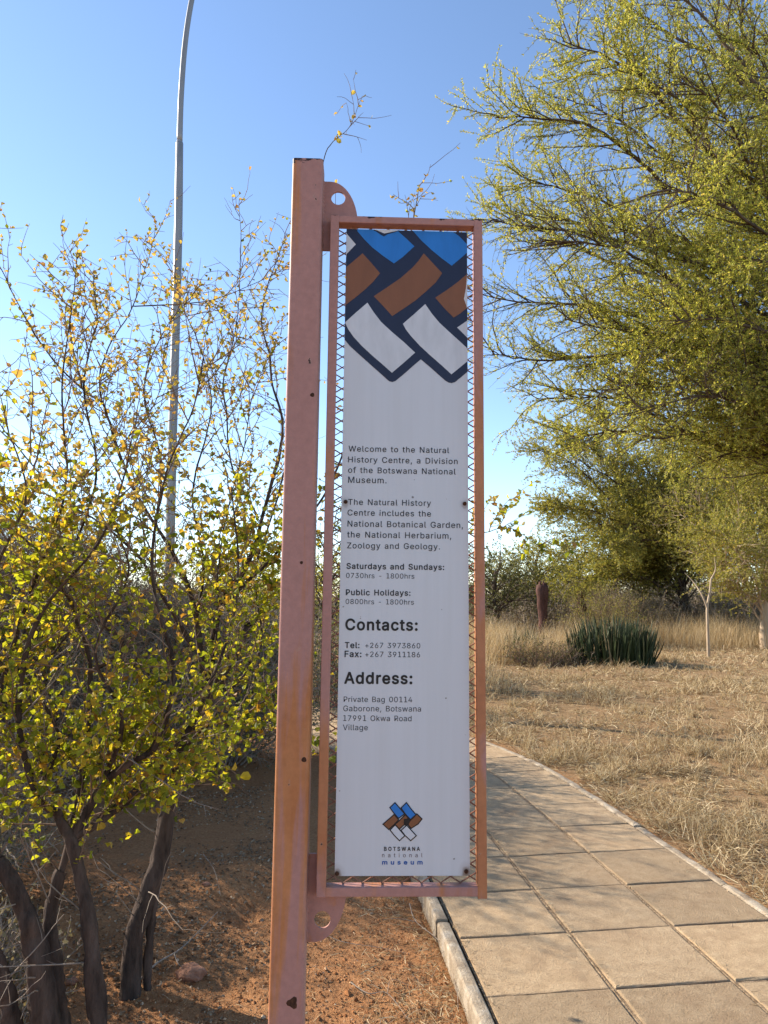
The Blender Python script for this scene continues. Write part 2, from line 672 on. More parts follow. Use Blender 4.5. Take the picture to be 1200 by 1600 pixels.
def paint_mat(name, stretch=(8.5, 8.5, .62), low=.512, amount=.92):
    m, n, l, p = mat(name)
    big = noise(n, l, 2.2, 5, .55, stretch=stretch); big.inputs['Distortion'].default_value = .3
    tc = n.new('ShaderNodeTexCoord')
    fine = noise(n, l, 60, 6, .7)
    mid = noise(n, l, 7, 5, .6, stretch=(2, 2, .5))
    base = mixc(n, l, mid.outputs[0], (.345, .17, .14), (.42, .215, .18))
    rm = ramp(n, [(low, (0, 0, 0)), (low + .09, (1, 1, 1))])
    sp_ = n.new('ShaderNodeSeparateXYZ'); l.new(tc.outputs['Object'], sp_.inputs[0])
    low_z = math_(n, l, 'MULTIPLY', math_(n, l, 'ADD', sp_.outputs[2], .15), -.07)
    side_x = math_(n, l, 'MULTIPLY', math_(n, l, 'GREATER_THAN', sp_.outputs[0], FW / 2 - .021), .12)
    l.new(math_(n, l, 'ADD', big.outputs[0], math_(n, l, 'ADD', low_z, side_x)), rm.inputs[0])
    rc = ramp(n, [(.3, (.38, .13, .035)), (.7, (.48, .21, .08))]); l.new(mid.outputs[0], rc.inputs[0])
    c1 = mixc(n, l, math_(n, l, 'MULTIPLY', rm.outputs[0], amount), base, rc.outputs[0])
    chip = noise(n, l, 38, 3, .55)
    cm = ramp(n, [(.735, (0, 0, 0)), (.75, (1, 1, 1))]); l.new(chip.outputs[0], cm.inputs[0])
    halo = ramp(n, [(.68, (0, 0, 0)), (.735, (1, 1, 1))]); l.new(chip.outputs[0], halo.inputs[0])
    c2 = mixc(n, l, math_(n, l, 'MULTIPLY', halo.outputs[0], .35), c1, (.36, .26, .20))
    c3 = mixc(n, l, cm.outputs[0], c2, (.04, .02, .015))
    # bare, rusted metal along the top edges
    sep = n.new('ShaderNodeSeparateXYZ'); l.new(tc.outputs['Object'], sep.inputs[0])
    return m, n, l, p, c3, sep, fine


def finish_paint(n, l, p, col, fine):
    r = ramp(n, [(.3, (.86, .86, .86)), (.7, (1.06, 1.06, 1.06))]); l.new(fine.outputs[0], r.inputs[0])
    l.new(mixc(n, l, 1, col, r.outputs[0], 'MULTIPLY'), p.inputs['Base Color'])
    p.inputs['Roughness'].default_value = .55
    p.inputs['Specular IOR Level'].default_value = .3
    bump(n, l, p, fine.outputs[0], .12, .004)


def top_rust(n, l, col, sep, z0, width, thr=.5):
    c = noise(n, l, 30, 4, .6, stretch=(1, 1, 2.2))
    k = math_(n, l, 'DIVIDE', math_(n, l, 'SUBTRACT', sep.outputs[2], z0 - width), width)
    k = math_(n, l, 'ADD', k, math_(n, l, 'MULTIPLY', math_(n, l, 'SUBTRACT', c.outputs[0], .5), 3.0))
    r = ramp(n, [(thr, (0, 0, 0)), (thr + .05, (1, 1, 1))]); l.new(math_(n, l, 'MULTIPLY', k, .5), r.inputs[0])
    return mixc(n, l, r.outputs[0], col, (.03, .016, .014))


post_top = sg(480, 247, -.02)[1]
m, n, l, p, c, sep, fine = paint_mat('post_paint')
finish_paint(n, l, p, top_rust(n, l, c, sep, post_top, .03), fine); M['post'] = m
m, n, l, p, c, sep, fine = paint_mat('frame_paint', (5, 5, 1.3), .54, .8)
finish_paint(n, l, p, top_rust(n, l, c, sep, FH / 2, .012, .46), fine); M['frame'] = m
m, n, l, p, c, sep, fine = paint_mat('bracket_paint', (9, 9, 4), .58, .5)
finish_paint(n, l, p, c, fine); M['bracket'] = m
M['rusty'] = bark_mat('rusty_steel', (.15, .07, .045), (.30, .155, .11), 60, .3)
M['bolt'] = bark_mat('rusty_bolt', (.03, .015, .01), (.10, .045, .025), 200, .3)

sign = empty('museum_sign', (0, 0, 0), 'tall white museum sign with block emblem in a pink rusty steel frame', 'sign')
sign.matrix_world = Matrix.Translation(SO) @ SM.to_4x4()

# post: hollow square section
PB = -.02
pl = np.mean([sg(u, v, PB)[0] for u, v in ((457, 260), (446.7, 650), (433, 1100), (416.5, 1590))])
pr_ = np.mean([sg(u, v, PB)[0] for u, v in ((505, 260), (496.8, 650), (484, 1100), (473.5, 1590))])
PW = pr_ - pl
print('post', pl, pr_, PW, post_top, 'panel', sg(542, 359, .018), sg(730.7, 361.7, .018), sg(522, 1369, .018), sg(733, 1368, .018))


def rsq(x0, x1, y0, y1, r, k=4):
    out = []
    for cx, cy, a0 in ((x1 - r, y1 - r, 0), (x0 + r, y1 - r, 90), (x0 + r, y0 + r, 180), (x1 - r, y0 + r, 270)):
        for j in range(k + 1):
            a = R(a0 + 90 * j / k)
            out.append((cx + r * math.cos(a), cy + r * math.sin(a)))
    return np.array(out)


g = Geo()
zs = np.concatenate([[-1.95], np.linspace(-1.5, post_top - .004, 40), [post_top]])
for inner in (0, 1):
    q = rsq(pl + .004 * inner, pr_ - .004 * inner, PB + .004 * inner, PB + PW - .004 * inner, .007 - .003 * inner)
    if inner: continue
    V = np.concatenate([np.c_[q, np.full(len(q), z)] for z in zs])
    nq = len(q)
    k = np.arange(len(zs) - 1)[:, None] * nq
    s = np.arange(nq)[None]; s2 = (s + 1) % nq
    g.add(V, np.stack([k + s, k + s2, k + nq + s2, k + nq + s], -1).reshape(-1, 4))
    q2 = rsq(pl + .004, pr_ - .004, PB + .004, PB + PW - .004, .004)
    V2 = np.concatenate([np.c_[q, np.full(nq, post_top)], np.c_[q2, np.full(nq, post_top)], np.c_[q2, np.full(nq, post_top - .012)]])
    s = np.arange(nq); s2 = (s + 1) % nq
    b0 = g.n
    g.add(V2, np.concatenate([np.stack([s + o, s2 + o, s2 + nq + o, s + nq + o], -1) for o in (0, nq)]))
    g.F.append((b0 + 2 * nq + np.arange(nq)[None], 0))
post = g.build('post', M['post'], sign)

# frame of rectangular tube
FT, FD = .0205, .030
g = Geo()
box(g, -FW / 2, -FW / 2 + FT, 0, FD, -FH / 2, FH / 2, 0, .0018)
box(g, FW / 2 - FT, FW / 2, .0008, FD, -FH / 2 - .004, FH / 2, 0, .0018)
box(g, -FW / 2 + FT - .001, FW / 2 - FT + .001, .0012, FD, FH / 2 - FT + .002, FH / 2 - .0008, 0, .0018)
box(g, -FW / 2 + FT - .001, FW / 2 - FT + .001, .0012, FD, -FH / 2 + .0006, -FH / 2 + FT, 0, .0018)
frame = g.build('frame', M['frame'], sign)

# expanded-metal screen
g = Geo()
x0, x1, z0, z1 = -FW / 2 + FT, FW / 2 - FT, -FH / 2 + FT, FH / 2 - FT
SWm, LWm = .0262, .043
segs = []
for sgn in (1, -1):
    for k in range(-80, 90):
        # sgn*z/SW + x/LW = k
        a = []
        for x in (x0, x1):
            z = sgn * (k - x / LWm) * SWm
            if z0 <= z <= z1: a.append((x, z))
        for z in (z0, z1):
            x = (k - sgn * z / SWm) * LWm
            if x0 < x < x1: a.append((x, z))
        if len(a) == 2:
            f = np.linspace(0, 1, 17)[:, None]
            q = np.array(a[0]) * (1 - f) + np.array(a[1]) * f
            ph = q[:, 0] / LWm * 2 * math.pi
            segs.append(np.c_[q[:, 0], .0245 + sgn * .0011 * np.ones(17) + .0008 * np.sin(ph), q[:, 1]])
segs = np.array(segs)
tubes(g, segs, np.full(segs.shape[:2], .0016), 4)
screen = g.build('mesh_screen', M['rusty'], sign)

# bracket plates with a round hole
BB0, BB1 = .0305, .0365


def bracket(outer, hole_c, hole_r):
    hole = [(hole_c[0] + hole_r * math.cos(a), hole_c[1] + hole_r * math.sin(a)) for a in np.linspace(0, 2 * math.pi, 33)[:-1]]
    loops = [[Vector((x, z, 0)) for x, z in outer], [Vector((x, z, 0)) for x, z in hole]]
    tri = np.array(geometry.tessellate_polygon(loops))
    P2 = np.array(list(outer) + hole)
    g = Geo()
    n_ = len(P2)
    V = np.concatenate([np.c_[P2[:, 0], np.full(n_, BB0), P2[:, 1]], np.c_[P2[:, 0], np.full(n_, BB1), P2[:, 1]]])
    g.add(V, np.concatenate([tri, tri[:, ::-1] + n_]))
    b0 = 0
    for a, b in ((0, len(outer)), (len(outer), n_)):
        k = np.arange(a, b); k2 = np.r_[k[1:], a]
        g.F.append((np.stack([k, k2, k2 + n_, k + n_], -1), 0))
    return g.build('bracket', M['bracket'], sign)


xr = sg(559.5, 335, BB0)[0]
ztop = sg(507, 283.5, BB0)[1]
zb = sg(510, 391, BB0)[1]
xi = pr_ - .003
zc = FH / 2 - .012
arc = [(xi + .02 + (xr - xi - .02) * math.sin(a), zc + (ztop - zc) * math.cos(a)) for a in np.linspace(0, math.pi / 2, 15)]
bracket([(xi, zb), (xi, ztop)] + arc + [(xr, zc - .004), (-FW / 2 + .014, zc - .004), (-FW / 2 + .014, zb)], sg(528.5, 309.5, BB0), .0175)
xr = sg(541.5, 1405, BB0)[0]
zlo = sg(478, 1472, BB0)[1]
zt = sg(492, 1334, BB0)[1]
zc = -FH / 2 + .012
arc = [(xi + .02 + (xr - xi - .02) * math.sin(a), zc + (zlo - zc) * math.cos(a)) for a in np.linspace(0, math.pi / 2, 15)][::-1]
bracket([(xi, zt), (-FW / 2 + .014, zt), (-FW / 2 + .014, zc + .004), (xr, zc + .004)] + arc + [(xi, zlo)], sg(503.5, 1437, BB0), .0178)

g = Geo()
for za, zb_ in ((sg(507, 283.5, BB0)[1], sg(510, 391, BB0)[1]), (sg(492, 1334, BB0)[1], sg(478, 1472, BB0)[1])):
    k = np.linspace(0, 1, 60)
    q = np.c_[np.full(60, pr_ - .0005), np.full(60, BB0 - .001), za + (zb_ - za) * k]
    g = Geo(); tubes(g, q[None], (.0026 + .0011 * np.sin(k * 110) + .0007 * fbm(k * 20, k * 0, 2, 3))[None], 8, 0, True)
    g.build('weld_bead', M['bracket'], sign, True)

# white panel
PF = .018                                        # front of the panel
px0 = np.mean([sg(542, 359, PF)[0], sg(522, 1369, PF)[0]]); px1 = np.mean([sg(730.7, 361.7, PF)[0], sg(733.2, 1368, PF)[0]])
pz1 = np.mean([sg(542, 359, PF)[1], sg(730.7, 361.7, PF)[1]]); pz0 = np.mean([sg(522, 1369, PF)[1], sg(733, 1368, PF)[1]])
bolts = [sg(540, 784, PF), sg(726, 787, PF), sg(526.5, 1365, PF), sg(728.5, 1361.5, PF)]
m, n, l, p = mat('panel_white')
tc = n.new('ShaderNodeTexCoord')
fine = noise(n, l, 5, 5, .6)
c = mixc(n, l, fine.outputs[0], (.52, .53, .55), (.56, .57, .59))
spot = noise(n, l, 90, 2, .5)
for bi, (bx, bz) in enumerate(bolts):
    vm = n.new('ShaderNodeVectorMath'); vm.operation = 'DISTANCE'
    mp = n.new('ShaderNodeMapping'); mp.inputs['Scale'].default_value = (1, 0, .75)
    l.new(tc.outputs['Object'], mp.inputs[0]); l.new(mp.outputs[0], vm.inputs[0])
    vm.inputs[1].default_value = (bx, 0, (bz - .003) * .75)
    dd = math_(n, l, 'ADD', vm.outputs['Value'], math_(n, l, 'MULTIPLY', math_(n, l, 'SUBTRACT', spot.outputs[0], .5), .006))
    rr = ramp(n, [(.0, (1, 1, 1)), (.35, (.75, .75, .75)), (.6, (.18, .18, .18)), (1, (0, 0, 0))])
    l.new(math_(n, l, 'DIVIDE', dd, .020 if bi > 1 else .015), rr.inputs[0])
    c = mixc(n, l, math_(n, l, 'MULTIPLY', rr.outputs[0], .95 if bi > 1 else .6), c, (.15, .085, .04))
streak = noise(n, l, 3, 6, .65, stretch=(14, 1, .5)); rs_ = ramp(n, [(.33, (.97, .965, .955)), (.6, (1.01, 1.01, 1.01))]); l.new(streak.outputs[0], rs_.inputs[0])
c = mixc(n, l, 1, c, rs_.outputs[0], 'MULTIPLY')
dots = noise(n, l, 75, 1, .4)
rd = ramp(n, [(.80, (0, 0, 0)), (.815, (1, 1, 1))]); l.new(dots.outputs[0], rd.inputs[0])
c = mixc(n, l, math_(n, l, 'MULTIPLY', rd.outputs[0], .8), c, (.12, .09, .07))
l.new(c, p.inputs['Base Color'])
p.inputs['Roughness'].default_value = .38
p.inputs['Specular IOR Level'].default_value = .35
M['panel'] = m
g = Geo()
q = rsq(px0, px1, pz0, pz1, .004)
nq = len(q)
fr = np.c_[q[:, 0], np.full(nq, PF), q[:, 1]]; bk = np.c_[q[:, 0], np.full(nq, PF + .003), q[:, 1]]
g.add(np.concatenate([fr, bk]), np.stack([np.arange(nq), (np.arange(nq) + 1) % nq, (np.arange(nq) + 1) % nq + nq, np.arange(nq) + nq], -1)[:, ::-1])
g.F.append((np.arange(nq)[None], 0)); g.F.append((nq + np.arange(nq)[None, ::-1], 0))
panel = g.build('panel', M['panel'], sign)


def vinyl(name, c, rough=.45):
    m, n, l, p = mat(name)
    t = noise(n, l, 40, 4, .6, stretch=(1, 1, .3))
    r = ramp(n, [(.3, tuple(x * .92 for x in c)), (.7, tuple(min(1, x * 1.08) for x in c))]); l.new(t.outputs[0], r.inputs[0])
    l.new(r.outputs[0], p.inputs['Base Color']); p.inputs['Roughness'].default_value = rough
    p.inputs['Specular IOR Level'].default_value = .3
    return m


M['navy'] = vinyl('navy_film', (.016, .022, .05)); M['blue'] = vinyl('blue_film', (.022, .17, .50))
M['brown'] = vinyl('brown_film', (.20, .08, .036)); M['white_film'] = vinyl('white_film', (.54, .55, .57))
M['black'] = vinyl('black_ink', (.013, .012, .013)); M['ink'] = vinyl('dark_ink', (.012, .013, .02)); M['grey_ink'] = vinyl('grey_ink', (.12, .08, .07))
M['blue_ink'] = vinyl('blue_ink', (.02, .09, .32))


def poly_on(g, pts, scale, ox, oy, lift, mi, inset=.0004):
    q = np.array([sg(ox + x / scale, oy + y / scale, PF - lift) for x, y in pts])
    q[:, 0] = np.clip(q[:, 0], px0 + inset, px1 - inset)
    q[:, 1] = np.clip(q[:, 1], pz0 + inset, pz1 - inset)
    P3 = np.c_[q[:, 0], np.full(len(q), PF - lift), q[:, 1]]
    ar = np.sum(q[:, 0] * np.roll(q[:, 1], -1) - np.roll(q[:, 0], -1) * q[:, 1])
    if ar < 0: P3 = P3[::-1]
    g.poly(P3, mi)


S4 = (4.286, 500, 320)
g = Geo()
poly_on(g, [(150, 140), (1020, 140), (1020, 1094), (990, 1118), (950, 1150), (905, 1187), (882, 1194), (860, 1190), (840, 1178), (800, 1143), (735, 1085), (675, 1035), (620, 1082), (560, 1135),
            (505, 1180), (485, 1187), (465, 1182), (450, 1170), (400, 1125), (330, 1063), (260, 1000), (200, 945), (160, 902)], *S4, .0006, 0)
for pts, mi in [
    ([(150, 160), (178, 192), (240, 265), (178, 330), (150, 354)], 3),
    ([(250, 150), (250, 176), (300, 235), (350, 285), (420, 340), (495, 393), (560, 345), (632, 278), (580, 228), (520, 175), (505, 150)], 1),
    ([(600, 150), (622, 174), (680, 240), (750, 305), (820, 362), (882, 408), (940, 360), (990, 320), (1020, 296), (1020, 290), (990, 265), (930, 208), (890, 176), (870, 150)], 1),
    ([(150, 440), (178, 415), (230, 372), (285, 325), (340, 385), (402, 458), (360, 510), (310, 560), (250, 610), (175, 668), (150, 685)], 2),
    ([(360, 612), (450, 552), (540, 490), (620, 420), (660, 375), (695, 325), (760, 395), (818, 458), (775, 520), (710, 580), (640, 640), (560, 695), (484, 745), (420, 675)], 2),
    ([(772, 622), (850, 570), (925, 515), (985, 463), (1010, 440), (1010, 665), (985, 690), (940, 727), (895, 755), (830, 690)], 2),
    ([(169, 786), (240, 722), (318, 655), (360, 720), (410, 785), (480, 850), (560, 918), (637, 990), (560, 1058), (482, 1125), (420, 1070), (350, 1010), (280, 945), (225, 885), (190, 835), (169, 792)], 3),
    ([(555, 797), (630, 732), (705, 665), (750, 730), (800, 790), (870, 855), (940, 918), (990, 962), (1020, 988), (1020, 1023), (990, 1047), (930, 1095), (880, 1135), (820, 1080), (740, 1010), (670, 945), (610, 880), (575, 835)], 3),
    ([(918, 822), (990, 775), (1020, 755), (1020, 915), (990, 890)], 3)]:
    poly_on(g, pts, *S4, .0011, mi)
# torn film: pale bare panel with a dark ragged lip
poly_on(g, [(350, 150), (375, 178), (400, 196), (428, 212), (455, 196), (500, 184), (535, 150)], *S4, .0015, 0)
poly_on(g, [(360, 150), (385, 172), (430, 192), (500, 178), (530, 150)], *S4, .0019, 3)
poly_on(g, [(1010, 470), (985, 468), (977, 560), (964, 630), (978, 668), (988, 700), (1010, 700)], *S4, .0015, 3)
emblem = g.build('emblem', [M['navy'], M['blue'], M['brown'], M['white_film']], panel)

# small emblem at the foot of the panel
S6 = (6.0, 560, 1230)
blocks = [([(335, 260), (372, 305), (335, 345), (285, 392), (235, 347), (290, 300)], 2), ([(440, 262), (470, 300), (440, 310), (430, 345), (385, 388), (348, 350), (395, 308)], 2),
          ([(548, 255), (592, 298), (560, 340), (495, 382), (460, 340), (505, 300)], 2), ([(345, 358), (390, 408), (430, 455), (385, 497), (340, 450), (302, 402)], 3), ([(452, 362), (495, 408), (538, 455), (490, 497), (440, 450), (405, 405)], 3),
          ([(343, 150), (390, 205), (427, 250), (378, 288), (335, 240), (300, 192)], 1), ([(450, 150), (490, 205), (535, 258), (488, 298), (440, 245), (405, 195)], 1)]


def swell(pts, d):
    P = np.array(pts, float)
    if np.sum(P[:, 0] * np.roll(P[:, 1], -1) - np.roll(P[:, 0], -1) * P[:, 1]) < 0: P = P[::-1]
    e = norm(np.roll(P, -1, 0) - P)
    nn = np.stack([e[:, 1], -e[:, 0]], -1)
    a = np.roll(nn, 1, 0)
    mm = norm(a + nn)
    return P + mm * (d / np.clip((mm * nn).sum(-1, keepdims=True), .6, 1))


g = Geo()
for k, (pts, mi) in enumerate(blocks):
    poly_on(g, swell(pts, 8.5), *S6, .0006 + k * .00008, 0)
poly_on(g, [(425, 300), (462, 292), (490, 310), (470, 352), (452, 366), (425, 352)], *S6, .0018, 0)
for k, (pts, mi) in enumerate(blocks):
    poly_on(g, swell(pts, -1.5), *S6, .0014 + k * .00003, mi)
g.build('emblem', [M['black'], M['blue'], M['brown'], M['white_film']], panel)


# letter outlines: advance width and closed contours (holes run the other way), 700 units to the em
GLYPHS = {"+":[317,[[138,24,138,255,179,255,179,24],[43,120,43,158,274,158,274,120]]],
",":[131,[[26,-84,47,50,96,50,59,-84]]],
"-":[317,[[236,171,236,131,80,131,80,171]]],
".":[131,[[67,-3,58,-2,51,1,44,6,39,13,36,20,35,29,36,37,39,45,44,51,51,57,58,60,67,61,75,60,83,57,89,51,95,45,98,37,99,29,98,20,95,13,89,6,83,1,75,-2]]],
"0":[317,[[159,-5,133,-2,111,5,91,17,73,34,59,54,48,79,40,109,35,142,33,178,35,215,40,248,48,276,60,302,74,323,91,339,112,351,134,359,159,361,184,358,206,351,226,339,244,322,258,301,269,276,277,247,282,214,284,178,282,141,277,108,269,79,257,54,243,33,226,17,206,5,184,-2],[159,35,176,37,190,42,203,52,215,65,224,81,231,101,236,124,240,149,241,178,240,207,236,233,231,255,224,276,214,292,203,305,190,314,175,320,159,322,142,320,127,314,114,305,103,291,93,275,86,255,81,232,78,206,76,178,78,149,81,123,86,101,94,81,103,64,114,52,127,42,142,37]]],
"1":[301,[[66,41,142,41,142,320,60,301,60,346,142,364,191,364,191,41,267,41,267,0,66,0]]],
"2":[317,[[45,0,45,33,164,160,177,174,188,186,198,198,206,209,212,219,217,229,221,239,223,249,224,260,223,272,220,283,215,293,209,302,201,309,191,314,180,318,169,321,157,322,143,321,131,318,121,313,111,307,103,299,97,289,92,278,90,266,89,253,46,253,48,274,52,293,60,310,71,325,85,337,100,347,118,355,137,359,157,361,178,359,197,355,214,348,230,337,242,326,253,312,261,296,265,279,267,261,266,247,264,235,260,222,254,209,246,196,235,181,222,164,206,146,187,126,107,42,107,40,272,40,272,0]]],
"3":[317,[[152,-5,131,-3,111,0,93,7,76,16,61,27,49,40,40,56,33,73,31,92,76,92,79,80,83,70,89,61,96,53,105,46,116,41,127,38,140,36,153,35,167,36,180,38,193,43,204,49,213,56,220,65,226,76,229,88,230,101,229,114,226,126,221,137,214,148,204,156,192,163,177,169,160,172,141,173,110,173,110,209,201,314,201,316,49,316,49,356,261,356,261,322,148,195,148,202,173,203,196,200,216,193,234,183,248,171,260,156,268,139,273,121,275,101,273,81,268,63,259,46,247,31,233,19,216,9,196,1,175,-3]]],
"4":[317,[[28,74,28,111,173,356,217,356,76,116,76,114,289,114,289,74],[197,0,197,85,197,102,197,222,240,222,240,0]]],
"6":[317,[[158,-5,137,-3,117,2,100,10,83,22,70,36,59,52,51,71,46,91,44,113,46,131,50,149,56,167,66,188,79,212,96,238,177,356,225,356,106,183,102,183,106,189,110,196,116,201,122,207,129,211,137,215,146,218,155,219,164,220,186,218,204,214,221,206,236,196,249,183,259,168,266,150,271,131,272,110,270,88,266,69,257,51,246,34,233,21,217,10,199,2,179,-3],[158,34,172,35,184,38,195,44,205,51,213,60,220,71,225,83,228,96,229,110,228,125,225,138,220,149,213,160,205,169,195,176,184,181,172,185,158,186,145,185,133,181,122,176,112,169,103,160,97,150,91,138,88,125,87,111,89,96,92,83,97,71,104,60,112,51,122,44,133,38,145,35]]],
"7":[317,[[68,0,226,314,226,316,43,316,43,356,273,356,273,314,115,0]]],
"8":[317,[[158,-5,135,-3,114,1,95,8,78,18,63,29,52,43,43,59,38,76,36,95,37,110,40,124,46,137,53,149,61,160,71,169,82,176,94,182,107,185,107,187,90,193,76,203,65,215,56,231,51,248,49,266,51,284,56,300,63,315,74,328,87,339,102,349,120,356,138,360,158,361,179,359,197,355,214,349,230,339,242,328,253,315,261,300,266,284,267,266,265,248,260,231,252,216,240,202,226,193,210,187,210,185,223,182,235,176,246,169,256,159,264,149,271,137,276,123,280,109,281,95,279,76,274,59,265,43,253,29,239,17,222,8,202,1,181,-3],[158,34,174,35,187,38,199,42,210,48,219,55,226,64,231,74,235,85,236,97,234,110,231,122,226,132,218,142,209,149,198,156,186,161,172,164,158,165,144,164,131,161,118,156,107,149,98,141,91,132,85,121,82,110,81,97,82,85,85,74,90,64,98,55,106,48,117,42,130,38,143,35],[158,203,171,204,182,206,192,210,201,216,209,223,215,231,220,241,223,252,223,263,223,275,220,285,215,294,209,302,201,309,193,315,182,319,171,321,158,322,146,321,134,319,124,315,115,309,107,302,101,294,97,285,94,274,93,263,94,251,97,241,101,231,108,223,115,216,124,210,135,206,146,203]]],
"9":[317,[[158,361,180,359,199,354,217,346,233,334,247,320,258,304,266,285,271,265,272,243,271,225,267,207,261,189,251,168,238,144,221,118,140,0,91,0,211,173,215,173,211,167,207,161,201,155,195,149,188,145,180,141,171,138,162,137,152,136,131,138,113,142,96,150,81,160,68,173,58,188,50,206,46,225,44,246,46,268,51,288,59,305,71,322,84,335,100,346,118,354,137,359],[158,322,145,321,133,318,122,312,112,305,104,296,97,285,92,273,89,260,88,246,89,232,92,219,97,207,104,196,112,187,122,180,133,175,145,171,158,170,172,172,184,175,195,180,205,187,213,196,220,206,225,219,228,231,229,245,228,260,225,273,220,285,213,296,205,305,195,312,184,318,172,321]]],
":":[131,[[67,-3,58,-2,51,1,44,6,39,13,36,20,35,29,36,37,39,45,44,51,51,57,58,60,67,61,75,60,83,57,89,51,95,45,98,37,99,29,98,20,95,13,89,6,83,1,75,-2],[67,190,58,191,51,194,44,199,39,206,36,213,35,221,36,230,39,237,44,244,51,249,58,252,67,253,75,252,83,249,89,244,95,237,98,230,99,221,98,213,95,205,89,199,83,194,75,191]]],
"A":[336,[[11,0,141,356,193,356,324,0,277,0,201,212,196,226,191,242,185,260,178,282,171,307,163,335,172,335,163,306,156,281,149,260,143,241,138,225,133,212,60,0],[77,99,77,139,259,139,259,99]]],
"B":[319,[[42,0,42,356,169,356,192,355,213,350,230,343,245,334,257,323,267,309,273,294,277,279,279,262,278,247,275,235,271,224,265,215,258,207,249,200,240,195,230,190,220,187,220,184,232,182,243,178,254,172,265,164,274,154,282,142,288,128,291,113,293,95,291,78,287,62,280,47,270,33,257,22,241,13,221,5,199,1,173,0],[87,40,171,40,197,42,216,47,231,56,241,68,247,81,249,96,248,108,245,118,240,129,233,138,224,146,214,153,202,158,188,161,174,162,87,162],[87,200,167,200,179,201,191,203,202,207,212,213,220,220,226,228,231,238,234,249,235,260,233,276,228,289,219,300,206,309,189,314,168,316,87,316]]],
"C":[357,[[187,-5,157,-2,130,5,105,17,83,35,64,56,49,81,37,110,30,142,28,178,31,214,37,246,49,275,64,301,83,322,105,339,131,351,158,358,187,361,205,360,222,357,238,353,254,347,268,339,281,330,294,319,304,306,313,293,321,277,327,261,331,244,286,244,282,256,278,266,273,276,266,285,258,293,250,300,241,306,231,311,221,314,210,317,199,319,187,319,166,317,146,312,128,303,112,290,99,274,87,255,79,232,74,206,72,178,74,149,79,123,88,101,99,82,113,66,129,53,147,44,166,39,187,37,199,38,210,39,221,42,231,46,241,51,250,56,259,63,266,71,273,80,278,90,283,101,286,112,331,112,327,94,321,78,314,63,304,49,294,37,282,27,268,17,254,9,238,3,222,-1,205,-4]]],
"D":[352,[[153,0,67,0,67,40,150,40,178,42,202,47,222,57,240,70,254,85,265,104,273,127,278,152,279,179,278,206,273,231,265,252,254,272,240,287,224,300,203,309,180,314,155,316,65,316,65,356,158,356,191,354,221,347,247,335,270,318,289,298,303,274,315,245,321,214,323,179,321,143,314,111,303,83,288,58,269,38,245,22,218,9,187,2],[87,356,87,0,42,0,42,356]]],
"F":[287,[[42,0,42,356,258,356,258,316,87,316,87,195,242,195,242,155,87,155,87,0]]],
"G":[364,[[188,-5,157,-2,130,5,105,18,82,35,63,56,48,81,37,110,30,143,28,178,31,214,37,246,48,275,64,301,82,322,104,339,130,351,156,358,185,361,204,360,222,357,238,353,254,346,269,338,282,328,295,317,305,305,314,291,322,276,328,261,332,244,286,244,281,255,277,266,271,275,264,284,257,292,249,299,240,305,231,310,221,314,210,317,198,318,186,319,165,317,146,312,128,303,112,290,99,274,87,255,79,232,74,206,72,178,74,149,79,124,88,101,99,82,113,66,129,54,148,44,167,39,188,37,208,39,225,43,241,50,256,60,268,72,277,86,285,103,289,122,290,142,304,139,198,139,198,179,335,179,335,140,332,111,326,86,316,64,301,43,284,27,264,13,240,3,215,-3]]],
"H":[362,[[42,0,42,356,87,356,87,202,275,202,275,356,320,356,320,0,275,0,275,162,87,162,87,0]]],
"M":[440,[[42,0,42,356,106,356,194,131,201,111,209,86,218,59,225,34,215,34,222,58,231,85,239,111,247,131,333,356,397,356,397,0,353,0,353,204,353,229,354,258,354,289,355,320,359,320,355,309,352,298,348,287,337,254,327,225,319,204,239,0,200,0,119,204,111,225,101,253,90,285,78,320,83,320,84,291,85,260,85,230,85,204,85,0]]],
"N":[366,[[42,0,42,356,95,356,240,128,244,121,249,114,254,106,260,96,265,86,271,75,278,63,284,51,290,38,283,38,282,51,281,63,280,76,280,88,280,99,279,110,279,136,279,356,324,356,324,0,271,0,141,203,124,231,118,242,111,254,104,267,75,316,83,318,86,269,87,230,87,204,87,0]]],
"O":[373,[[187,-5,157,-2,130,5,105,17,83,35,64,56,49,81,37,110,30,142,28,178,31,214,37,246,49,275,65,301,83,322,105,339,131,351,158,358,187,361,217,358,244,351,269,339,291,321,310,300,325,275,336,246,343,213,345,178,343,141,336,109,325,81,309,55,290,34,269,17,243,5,216,-2],[187,37,208,39,227,44,245,53,261,66,275,82,286,101,294,124,299,149,301,178,299,207,294,233,286,255,274,275,261,291,245,303,226,312,207,317,187,319,166,317,147,312,129,303,113,290,99,274,88,255,79,232,74,206,72,178,74,149,79,123,88,101,99,81,113,66,129,53,147,44,166,39]]],
"P":[311,[[42,0,42,356,165,356,191,354,213,349,233,341,249,330,263,316,273,301,280,283,285,264,286,243,285,222,280,203,273,186,262,170,249,156,233,145,213,137,190,132,165,130,76,130,76,170,163,170,181,171,195,174,208,179,219,187,227,195,233,206,238,217,240,230,241,243,240,257,238,270,233,281,227,291,218,300,208,307,195,312,180,315,163,316,87,316,87,0]]],
"R":[314,[[42,0,42,356,165,356,191,354,214,350,233,342,250,331,263,318,273,303,281,285,285,267,287,246,285,226,281,207,273,190,263,175,249,162,233,152,213,144,191,140,165,138,67,138,67,179,163,179,181,179,196,182,208,187,219,193,227,201,234,210,238,221,241,233,242,246,241,260,238,272,234,283,227,293,219,301,208,308,195,313,180,315,163,316,87,316,87,0],[247,0,161,160,212,160,299,0]]],
